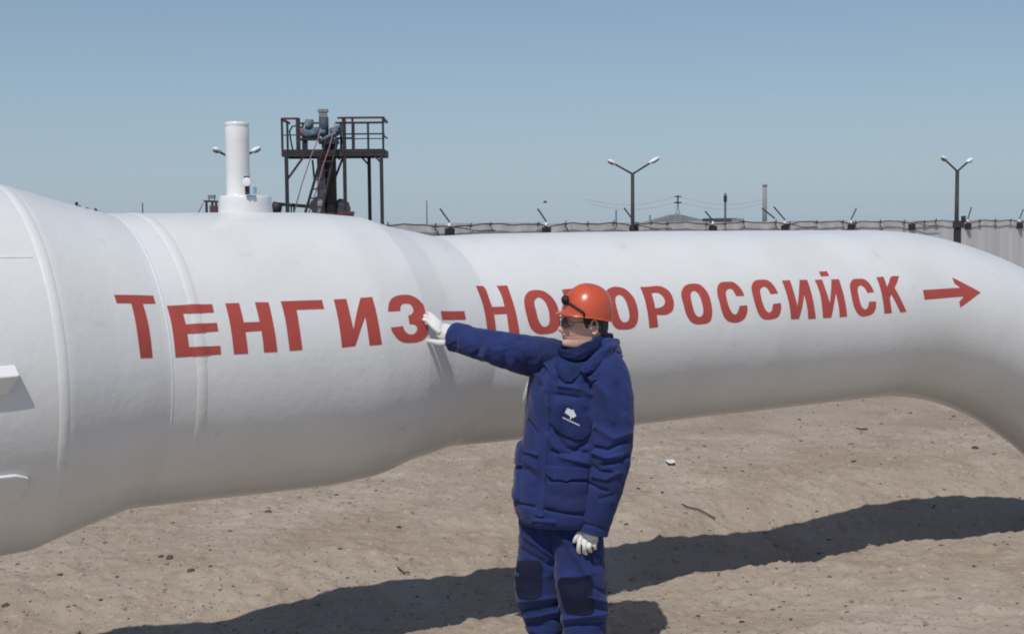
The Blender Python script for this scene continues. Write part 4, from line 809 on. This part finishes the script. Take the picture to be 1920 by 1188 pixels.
for i in range(-9, 25):
    pts = []
    for k in range(21):
        t = k/20; e = min(t, 1-t); zt = 2.02+.13*min(1, e/.22)**.6+.03*sin(t*13+i*2)+.015*sin(t*31+i); pts.append(W0+WD*(i*5+t*5)+WN*.2+[0, 0, zt])
    MB().tube(pts, .026, 6).build('wire', MAT['wire'], wall, True)
    kn = MB()
    for k in range(3):
        t = (k+.5+rr_.uniform(-.25, .25))/3; j = int(t*20); p_ = pts[j]; s_ = rr_.uniform(.7, 1.2)
        kn.beam(p_+[0, 0, -.14*s_], p_+WD*.05+[0, 0, .13*s_], .045); kn.beam(p_-WD*.12, p_+WD*.12, .065)
        if rr_.random() < .5: kn.beam(p_+[0, 0, -.05], p_+WD*.28*s_+[0, 0, -.42*s_]+WN*-.08, .022)
    kn.build('wire_knot', MAT['wire'], wall)
    # second thinner strand hanging lower
    if i % 2 == 0:
        pts = [W0+WD*(i*5+t*5)+WN*.24+[0, 0, 2.05-.18*sin(pi*t)+.03*sin(t*19)] for t in np.linspace(0, .45, 12)]; MB().tube(pts, .02, 5).build('wire', MAT['wire'], wall, True)

# ------------------------------------------------------------------ yard lamps
def yard_lamp(label, px, Y, jy, heads, rad=.075, basebox=False):
    """post with two arms; heads given as (dx, dy, dz, length) from the fork"""
    j = P(px, jy, Y); b = np.array([j[0], j[1], 0.]); r = empty('yard_lamp', (b[0], b[1], 0)); tag(r, label, 'street lamp', 'double-armed yard lamps along the wall')
    MB().tube([b-[0, 0, 1.0], b+[0, 0, 1.5], j], [rad*1.25, rad*1.2, rad], 12).build('pole', MAT['frame'], r, True)
    for h in heads:
        e = j+np.array(h[:3]); d = e-j; d /= np.linalg.norm(d)
        ar = MB().tube([j-[0, 0, .03], j+(e-j)*.3+[0, 0, -.02], e], .042, 8).build('arm', MAT['frame'], r, True)
        L_ = h[3]; x = d; y = np.cross([0, 0, 1.], x); y /= np.linalg.norm(y); z = np.cross(x, y)
        hd = MB(); elps(hd, e+x*L_*.45+z*.03, [x, y, z], np.array([L_*.55, .13, .085])); hd.build('lamp_head', MAT['lamp'], r, True)
        gl_ = MB(); elps(gl_, e+x*L_*.5-z*.035, [x, y, z], np.array([L_*.42, .11, .06])); gl_.build('lamp_glass', MAT['lampdark'], r, True)
    return r
yard_lamp('double-armed yard lamp standing halfway along the wall right of the worker', 1186, 59.2, 325, [(-.80, -.2, .40, .40), (.80, .2, .45, .55)])
r3 = yard_lamp('double-armed yard lamp near the right edge where the pipeline bends', 1795, 61., 320, [(-.68, -.5, .42, .42), (.64, .5, .40, .40)], .085)
pb = P(1795, 421, 61.); MB().box((pb[0], pb[1]-.15, pb[2]), (.44, .3, .26)).box((pb[0]+.25, pb[1]-.1, pb[2]+.25), (.16, .2, .3)).build('control_box', MAT['frame'], r3)
pb = P(1795, 438, 60.9); MB().box((pb[0], pb[1], pb[2]-1.3), (.27, .25, 3.2)).build('pole_sleeve', MAT['frame'], r3)
yard_lamp('double-armed yard lamp mostly hidden behind the white vent stem', 443, 47.5, 300, [(-.48, -.5, .26, .30), (.50, .4, .30, .40)])

# ------------------------------------------------------------------ valve tower with platform and ladder
def T3(px, py, Y): return P(px, py, Y)
YF, YR = 45., 46.5
tower = empty('access_platform', (P(625, 400, 46)[0], 46, 0)); tag(tower, 'dark steel access platform with railings on four legs standing behind the pipeline', 'platform')
zd = P(620, 288, 46)[2]; zr = zd+1.12
def X_at(px, Y): return P(px, 300, Y)[0]
xl, xr_ = X_at(530, YF), X_at(719, YF)
for px, Y in ((537, YF), (646, YF), (715, YF), (692, YR), (560, YR+.2)):
    x = X_at(px, Y); 
    if px == 560: continue
    MB().beam((x, Y, -.2), (x, Y, zd-.1), .115).build('leg', MAT['frame'], tower)
MB().box(((xl+xr_)/2, (YF+YR)/2, zd), (xr_-xl, YR-YF+.1, .07)).build('deck', MAT['frame'], tower)
for Y in (YF, YR): MB().box(((xl+xr_)/2, Y, zd-.03), (xr_-xl+.06, .09, .24)).build('deck_beam', MAT['frame'], tower)
for x in (xl, xr_): MB().box((x, (YF+YR)/2, zd-.031), (.08, YR-YF-.1, .22)).build('deck_beam', MAT['frame'], tower)
x0 = X_at(537, YF); MB().beam((x0, YF, zd-.95), (x0+.62, YF, zd-.12), .07).build('brace', MAT['frame'], tower)
for px in (715, 692): 
    Y = YF if px == 715 else YR; x = X_at(px, Y); MB().beam((x, Y, zd-.4), (x-.25, Y, zd-.12), .06).build('brace', MAT['frame'], tower)
def post(px, Y, h=1.12, w=.07): x = X_at(px, Y); MB().beam((x, Y, zd), (x, Y, zd+h), w).build('railing_post', MAT['frame'], tower)
for px in (530, 646, 662, 719): post(px, YF, 1.14)
post(560, YF, 1.16, .13); post(646, YF+.1, 1.17, .12)
for px in (540, 569, 640, 664, 691): post(px, YR, 1.10)
def railb(pa, pb_, Y, z, w=.06, mat='frame', Y2=None): MB().beam((X_at(pa, Y), Y, z), (X_at(pb_, Y2 or Y), Y2 or Y, z), w).build('rail', MAT[mat], tower)
railb(529, 560, YF, zr+.02, .07, 'redrail'); railb(529, 560, YF, zd+.58, .035); railb(634, 722, YF, zr+.03, .07, 'redrail'); railb(646, 722, YF, zd+.60, .05)
railb(556, 606, YR, zr-.02); railb(630, 722, YR, zr-.02, .07); railb(630, 664, YR, zd+.56, .07); railb(664, 722, YR, zd+.54, .035)
MB().beam((xr_, YF, zr+.02), (xr_, YR, zr-.02), .07).build('rail', MAT['redrail'], tower); MB().beam((xl, YF, zr), (xl, YR, zr-.02), .07).build('rail', MAT['frame'], tower)
MB().beam((xr_, YF, zd+.56), (xr_, YR, zd+.54), .04).build('rail', MAT['frame'], tower)
# ladder leaning on the deck
ld = empty('ladder', tuple(P(590, 398, 44.6))); tag(ld, 'dark steel ladder leaning against the platform edge with bars between two rails', 'ladder')
la, lb = P(572, 400, 44.0), P(612, 262, 44.9); ra, rb2 = P(603, 398, 44.0), P(633, 262, 44.9)
la2 = la+(la-lb)*.65; ra2 = ra+(ra-rb2)*.65
MB().beam(la2, lb, .065).build('ladder_rail', MAT['frame'], ld); MB().beam(ra2, rb2, .065).build('ladder_rail', MAT['frame'], ld)
for k in range(13):
    t = -.55+k*.125; MB().beam(la+(lb-la)*t, ra+(rb2-ra)*t, .045).build('rung', MAT['frame'], ld)
# riser with gate valve and motor
rv = empty('valve_riser', (X_at(617, 46.2), 46.2, 0)); tag(rv, 'tall dark riser pipe with pale blue gate valve and motor rising through the platform', 'valve')
rx = X_at(619, 46.2); ry = 46.2
MB().tube([(rx+.02, ry, -.2), (rx, ry, zd-.1), (rx-.02, ry, zd+.35)], .21, 20).build('riser', MAT['frame'], rv, True)
MB().tube([(rx-.38, ry-.25, .2), (rx-.32, ry-.2, 3.0), (rx-.30, ry-.2, zd+.1)], .13, 14).build('clad_pipe', MAT['wrap'], rv, True)
MB().tube([(rx-.2, ry, zd+.2), (rx-.2, ry, zd+1.55)], .09, 12).build('spindle_tube', MAT['frame'], rv, True)
MB().tube([(rx-.2, ry, zd+.62), (rx-.2, ry, zd+1.28)], .17, 12).build('valve_yoke', MAT['slate'], rv, True)
MB().box((rx-.22, ry, zd+1.36), (.26, .26, .16)).box((rx-.22, ry, zd+1.50), (.34, .3, .10)).build('spindle_cap', MAT['grey'], rv)
MB().tube([(rx, ry, zd+.35), (rx, ry, zd+.52)], [.34, .30], 20).build('flange', MAT['blue'], rv, True)
MB().tube([(rx, ry, zd+.52), (rx-.05, ry, zd+.62)], [.42, .40], 20).build('flange', MAT['blue'], rv, True)
MB().tube([(rx+.05, ry-.1, zd+.78), (rx+.36, ry-.2, zd+.82)], .13, 16).ball((rx+.33, ry-.2, zd+.9), .1, 10, 7).build('gearbox', MAT['blue'], rv, True)
mx = X_at(566, 46.); MB().tube([(mx+.05, 46, zd+.72), (mx+.62, 46, zd+.74)], .19, 18).tube([(mx+.62, 46, zd+.74), (rx-.15, 46.1, zd+.74)], .10, 12).build('motor', MAT['blue'], rv, True)
MB().tube([(mx+.28, 45.95, zd+.85), (mx+.30, 45.95, zd+1.18)], .15, 14).build('motor_housing', MAT['blue'], rv, True)
MB().tube([(mx+.05, 46, zd+.72), (mx-.06, 46, zd+.70)], [.19, .06], 14).build('motor_cap', MAT['redpaint'], rv, True)
MB().box((mx+.35, 46, zd+.50), (.75, .24, .08)).beam((mx+.15, 46, zd), (mx+.15, 46, zd+.5), .12).build('motor_stand', MAT['frame'], rv)
cb = [P(x, y, 45.4) for x, y in ((549, 282), (545, 262), (543, 246), (548, 237), (557, 236), (566, 240))]; MB().tube(cb, .028, 8).build('cable', MAT['black'], rv, True)
MB().beam(P(586, 300, 46), P(590, 343, 46), .06).build('strut', MAT['frame'], rv)
MB().beam(P(645, 290, 46.4), P(628, 335, 46.4), .07).beam(P(636, 300, 46.4), P(641, 262, 46.4), .06).build('strut', MAT['frame'], rv)
for nm, pts in (('a', ((551, 400), (566, 345), (585, 288), (596, 262), (601, 240))), ('b', ((578, 402), (592, 360), (606, 310), (618, 275), (626, 243), (629, 228)))):
    o = MB().tube([P(x, y, 44.3) for x, y in pts], .021, 6).build('rope', MAT['pink'], None, True)
    tag(o, 'faded pink rope hanging from the platform left of the ladder' if nm == 'a' else 'faded pink rope running down along the ladder rails', 'rope', 'pink ropes at the platform')
o = MB().beam(P(572, 401, 45), P(663, 403, 45), .16, .12).beam(P(645, 399, 45), P(664, 399, 45), .2, .1).build('base_beam', MAT['redrail'], tower)
# lagged pipework at the foot
for (px, py, rx2, rz2, lab) in ((602, 388, .34, .34, 'grey lagged pipe bundle at the foot of the ladder'), (641, 391, .26, .30, 'grey lagged pipe bundle right of the riser foot')):
    c = P(px, py, 46.6); R = blob(c, np.array([rx2, .4, rz2]), .8, 6, px, 24, 16); V, Fc = rings(R); o = mesh_ob('lagging', V, Fc, MAT['wrap']); tag(o, lab, 'lagging', 'lagged pipework under the platform')
    MB().tube([c-[0, 0, c[2]+.1], c-[0, 0, .2]], .3, 12).build('pipe_stub', MAT['wrap'], o, True)
lp_ = empty('low_pipework', tuple(P(540, 386, 45.5))); tag(lp_, 'low dark horizontal pipe and drum between the vent nozzle and the ladder', 'pipework')
MB().tube([P(515, 382, 45.5), P(580, 387, 45.5)], .06, 8).build('low_pipe', MAT['frame'], lp_, True)
MB().tube([P(511, 388, 45.5)-[0, 0, 0], P(527, 391, 45.5)], .20, 14).build('drum', MAT['frame'], lp_, True)
for px in (546, 551, 541): a = P(px, 384, 45.5); MB().beam(a, (a[0], a[1], -.1), .05).build('prop', MAT['frame'], lp_)
sv = empty('small_valve_stand', tuple(P(396, 390, 44))); tag(sv, 'small dark frame with grey box left of the white vent nozzle', 'valve')
z1 = P(396, 377, 44)[2]
for px in (387, 398, 405): a = P(px, 377, 44); MB().beam((a[0], a[1], -.1), a, .07).build('prop', MAT['frame'], sv)
MB().beam(P(382, 377, 44), P(409, 378, 44), .06).build('bar', MAT['frame'], sv)
a = P(397, 369, 44); MB().box(a, (.22, .2, .12)).build('box', MAT['grey'], sv); a = P(401, 393, 44); MB().box(a, (.24, .2, .26)).build('motor', MAT['redrail'], sv)
a = P(397, 373, 44); MB().beam(a+[-.09, 0, -.1], a+[-.09, 0, .05], .03).beam(a+[.09, 0, -.1], a+[.09, 0, .05], .03).build('posts', MAT['grey'], sv)
MB().tube([P(381, 380, 44), P(371, 401, 44)], .018, 6).build('rope', MAT['pink'], sv, True)
# machinery beyond the barrel on the left
mc = empty('pump_unit', tuple(P(150, 392, 42))); tag(mc, 'small rusty pump with handwheel showing over the left part of the pipeline', 'pump')
a = P(145, 391, 42); MB().box(a, (.22, .3, .20), rz=.3).box(a+[-.02, 0, .13], (.08, .1, .16)).build('pump_body', MAT['frame'], mc, False, .02)
a = P(162, 396, 42); w_ = [a+.105*np.array([cos(t), .25*sin(t), sin(t)]) for t in np.linspace(0, 2*pi, 21)]; hw_ = MB().tube(w_, .018, 6, False)
for t in (0, 1.05, 2.1): hw_.beam(a-.1*np.array([cos(t), 0, sin(t)]), a+.1*np.array([cos(t), 0, sin(t)]), .02)
hw_.build('handwheel', MAT['redrail'], mc, True); MB().tube([P(147, 394, 42), a], .04, 8).build('shaft', MAT['frame'], mc, True)
a = P(150, 400, 42); MB().box((a[0], a[1], a[2]/2), (.5, .4, a[2])).build('pedestal', MAT['frame'], mc)
o = MB().beam(P(178, 391, 42), P(184, 401, 42), .07).beam(P(184, 401, 42), [P(184, 401, 42)[0], 42, -.1], .06).build('bent_post', MAT['slate']); tag(o, 'short dark bent post end just right of the rusty pump', 'post')
o = MB().beam(P(267, 380, 55), [P(267, 380, 55)[0], 55, -.1], .04).build('thin_post', MAT['wood']); tag(o, 'very thin post rising above the pipeline between pump and vent nozzle', 'post')

# ------------------------------------------------------------------ far plain
def mast(name, px, ptop, Y, w, mat, label, cat, taper=1., box=True):
    a = P(px, ptop, Y); b = MB()
    b.tube([(a[0], a[1], -1), a], [w/2*taper, w/2], 10); o = b.build(name, MAT[mat], None, True); return tag(o, label, cat)
ch = mast('chimney', 1434, 346, 400, 1.25, 'chimney', 'pale thick chimney far beyond the wall', 'chimney', 1.15)
a = P(1434, 346, 400); MB().tube([a+[0, 0, -.5], a+[0, 0, .1]], .74, 12).build('chimney_rim', MAT['chimney'], ch, True)
mast('thin_mast', 800, 376, 160, .13, 'wood', 'thin leaning mast beyond the wall right of the platform', 'mast', 1.4)
up = empty('utility_pole', (P(1360, 362, 210)[0], 210, 0)); tag(up, 'single far utility pole standing by the dark flat building', 'pole')
a = P(1360, 362, 210); MB().tube([(a[0], 210, -1), a], .17, 8).build('pole', MAT['wood'], up, True); MB().box(a+[0, 0, -.9], (.5, .4, 1.0)).build('transformer', MAT['frame'], up)
py_ = empty('pylon', (P(1271, 366, 230)[0], 230, 0)); tag(py_, 'far A-shaped power pylon with two crossarms rising behind the grey shed roof', 'pylon')
a = P(1271, 366, 230); 
for s_ in (-1, 1): MB().tube([(a[0]+s_*1.2, 230, -1), a+[0, 0, -1.5]], .12, 8).build('leg', MAT['grey'], py_, True)
MB().tube([a+[0, 0, -2], a], .13, 8).build('head', MAT['frame'], py_, True); MB().beam(a+[-.55, 0, -.25], a+[.55, 0, -.25], .22).build('crossarm', MAT['frame'], py_); MB().beam(a+[-.6, 0, -1.3], a+[.6, 0, -1.3], .25).build('crossarm', MAT['frame'], py_)
for s_, x2, y2 in ((-1, 1100, 374), (-1, 1100, 380), (1, 1440, 372), (1, 1440, 379)):
    e = P(x2, y2, 225); s0 = a+[s_*.6, 0, -.3 if y2 < 375 else -1.3]; t = np.linspace(0, 1, 16)[:, None]; pts = s0*(1-t)+e*t-np.array([0, 0, 1.])*(1.2*np.sin(pi*t)); MB().tube(pts, .022, 5).build('power_line', MAT['grey'], py_, True)
sh = empty('shed', (P(1270, 410, 260)[0], 260, 0)); tag(sh, 'low grey gabled shed roof far beyond the wall under the pylon', 'building')
a0, a1, at = P(1218, 416, 260), P(1326, 414, 260), P(1272, 401, 260); dpt = np.array([0, 14., 0])
MB().add([a0, at, a1, a0+dpt, at+dpt, a1+dpt], [(0, 1, 4, 3), (1, 2, 5, 4), (0, 2, 1), (3, 4, 5)]).build('roof', MAT['shed'], sh)
MB().box(((a0[0]+a1[0])/2, 267, a0[2]/2-.02), (a1[0]-a0[0]-.6, 13, a0[2])).build('wall', MAT['shed'], sh)
fb = empty('flat_building', (P(1360, 410, 220)[0], 220, 0)); tag(fb, 'low dark flat-roofed building strip far beyond the wall', 'building')
a0, a1 = P(1330, 413, 220), P(1382, 413, 220); zt = P(1356, 409.5, 220)[2]; MB().box(((a0[0]+a1[0])/2, 224, zt-.2), (a1[0]-a0[0], 8.5, .5)).build('roof', MAT['slate'], fb)
MB().box(((a0[0]+a1[0])/2, 224, zt/2-.25), (a1[0]-a0[0]-.6, 8, zt-.4)).build('wall', MAT['shed'], fb)
a0 = P(1381, 412, 219); MB().box((a0[0], 219, a0[2]/2), (1.9, 3, a0[2]+.4)).build('annex', MAT['grey'], fb)
o = MB().box(P(1219, 411, 140), (.22, .2, .9)).box([P(1219, 411, 140)[0], 140, .9], (.22, .2, 2.0)).build('gate_post', MAT['wrap']); tag(o, 'small pale post showing over the wall right of the middle yard lamp', 'post')
bp_ = P(1022, 379, 60); o = MB().ball(bp_, [.10, .04, .035], 8, 6).add([bp_+[-.02, 0, .02], bp_+[-.04, -.18, .06], bp_+[.05, -.17, .06], bp_+[.05, 0, .02], bp_+[-.04, .18, .06], bp_+[.05, .17, .06]], [(0, 1, 2, 3), (0, 4, 5, 3)]).build('bird', MAT['slate']); tag(o, 'tiny dark bird flying in the sky above the wall', 'bird')

# ------------------------------------------------------------------ things lying on the ground
def lay(name, px, py, s, label, cat, mat='stone', seed=1, flat=.6, sub=2):
    p_ = G(px, py, 0.); z = gh(p_[0], p_[1]); p_ = G(px, py, z); z = gh(p_[0], p_[1]); s *= .8; V, Fc = rock((p_[0], p_[1], z+s*flat*.15), s, seed, flat, sub)
    V = np.array(V); V = V+.5*s*(vnoise(V/s*2.2+seed)[:, None]-.5)*np.array([1, 1, .6]); o = mesh_ob(name, V, Fc, MAT[mat], None, False); return tag(o, label, cat)
lay('clod', 503, 960, .036, 'dark curved clod just below the middle of the thick pipe section', 'clod', 'clod', 2, .5)
lay('clod', 318, 1046, .040, 'dark brown clod on the ground in the lower left', 'clod', 'clod', 3, .5); lay('clod', 302, 1043, .022, 'bluish dark clod touching the brown clod in the lower left', 'clod', 'slate', 5, .6)
lay('clod', 357, 1075, .030, 'flat dark clod right of the brown clod in the lower left', 'clod', 'clod', 6, .45)
lay('stone', 510, 999, .024, 'pale stone under the dark curved clod', 'stone', 'stone', 7); lay('stone', 474, 983, .018, 'small stone left of the pale stone under the curved clod', 'stone', 'stone', 8)
lay('stone', 637, 1034, .026, 'pale stone in the sand above the pipe shadow left of the worker', 'stone', 'stone', 9); lay('stone', 690, 977, .028, 'stone lying left of the worker below the reducer', 'stone', 'stone', 10)
lay('clod', 748, 990, .026, 'reddish clod left of the worker', 'clod', 'clod', 11, .5); lay('clod', 764, 1048, .020, 'long low crumb of dirt left of the worker near the pipe shadow', 'clod', 'clod', 12, .5)
lay('clod', 113, 1078, .022, 'small dark clod near the left edge', 'clod', 'clod', 13); lay('clod', 12, 1143, .030, 'dark clod at the very left edge', 'clod', 'clod', 14); lay('clod', 190, 1153, .020, 'dark clod above the left end of the pipe shadow', 'clod', 'clod', 15)
lay('stone', 1675, 858, .045, 'pale stone with dark side right of the centre under the pipe bend', 'stone', 'stone', 16); lay('stone', 1686, 813, .050, 'flat grey stone under the pipe bend', 'stone', 'stone', 17, .3)
lay('clod', 1595, 836, .040, 'dark clod left of the pale stone under the pipe bend', 'clod', 'clod', 18, .4); lay('clod', 1601, 923, .030, 'dark reddish clod just above the pipe shadow at right', 'clod', 'clod', 19)
lay('stone', 1828, 842, .045, 'dark stone pair below the pipe bend at right', 'stone', 'clod', 20, .4); lay('clod', 1238, 826, .035, 'dark clod just right of the worker under the pipe', 'clod', 'clod', 21, .4); lay('stone', 1866, 878, .035, 'pale stone near the right edge', 'stone', 'stone', 22)
lay('clod', 1241, 920, .02, 'small crumb right of the worker', 'clod', 'clod', 23)
# pale crumpled scrap
p_ = G(1257, 872, 0); z = gh(p_[0], p_[1]); V = []; 
for i in range(9):
    for j in range(6):
        x = (i-4)*.010; y = (j-2.5)*.03; e = fbm(np.array([i*.7, j*.9, 3.]), 2); V.append((p_[0]+x*(1-.2*abs(j-2.5)/2.5), p_[1]+y, z+.018+.035*e))
o = mesh_ob('paper_scrap', V, [(j+i*6, j+1+i*6, j+7+i*6, j+6+i*6) for i in range(8) for j in range(5)], MAT['paper'], None, False); tag(o, 'crumpled white paper scrap on the sand right of the worker', 'litter')
def twig(pts, r, label):
    W = []
    for x, y in pts: q = G(x, y, 0); W.append((q[0], q[1], gh(q[0], q[1])+.02))
    o = MB().tube(W, r, 6).build('twig', MAT['twig'], None, True); return tag(o, label, 'twig')
twig([(1279, 934), (1290, 938), (1312, 937), (1341, 942)], .006, 'thin dry twig lying right of the worker below the paper scrap')
twig([(1606, 806), (1615, 805), (1626, 804)], .009, 'short dark twig under the middle of the thin pipe')
twig([(745, 1044), (757, 1049), (768, 1049)], .005, 'thin bent twig left of the worker near the pipe shadow')
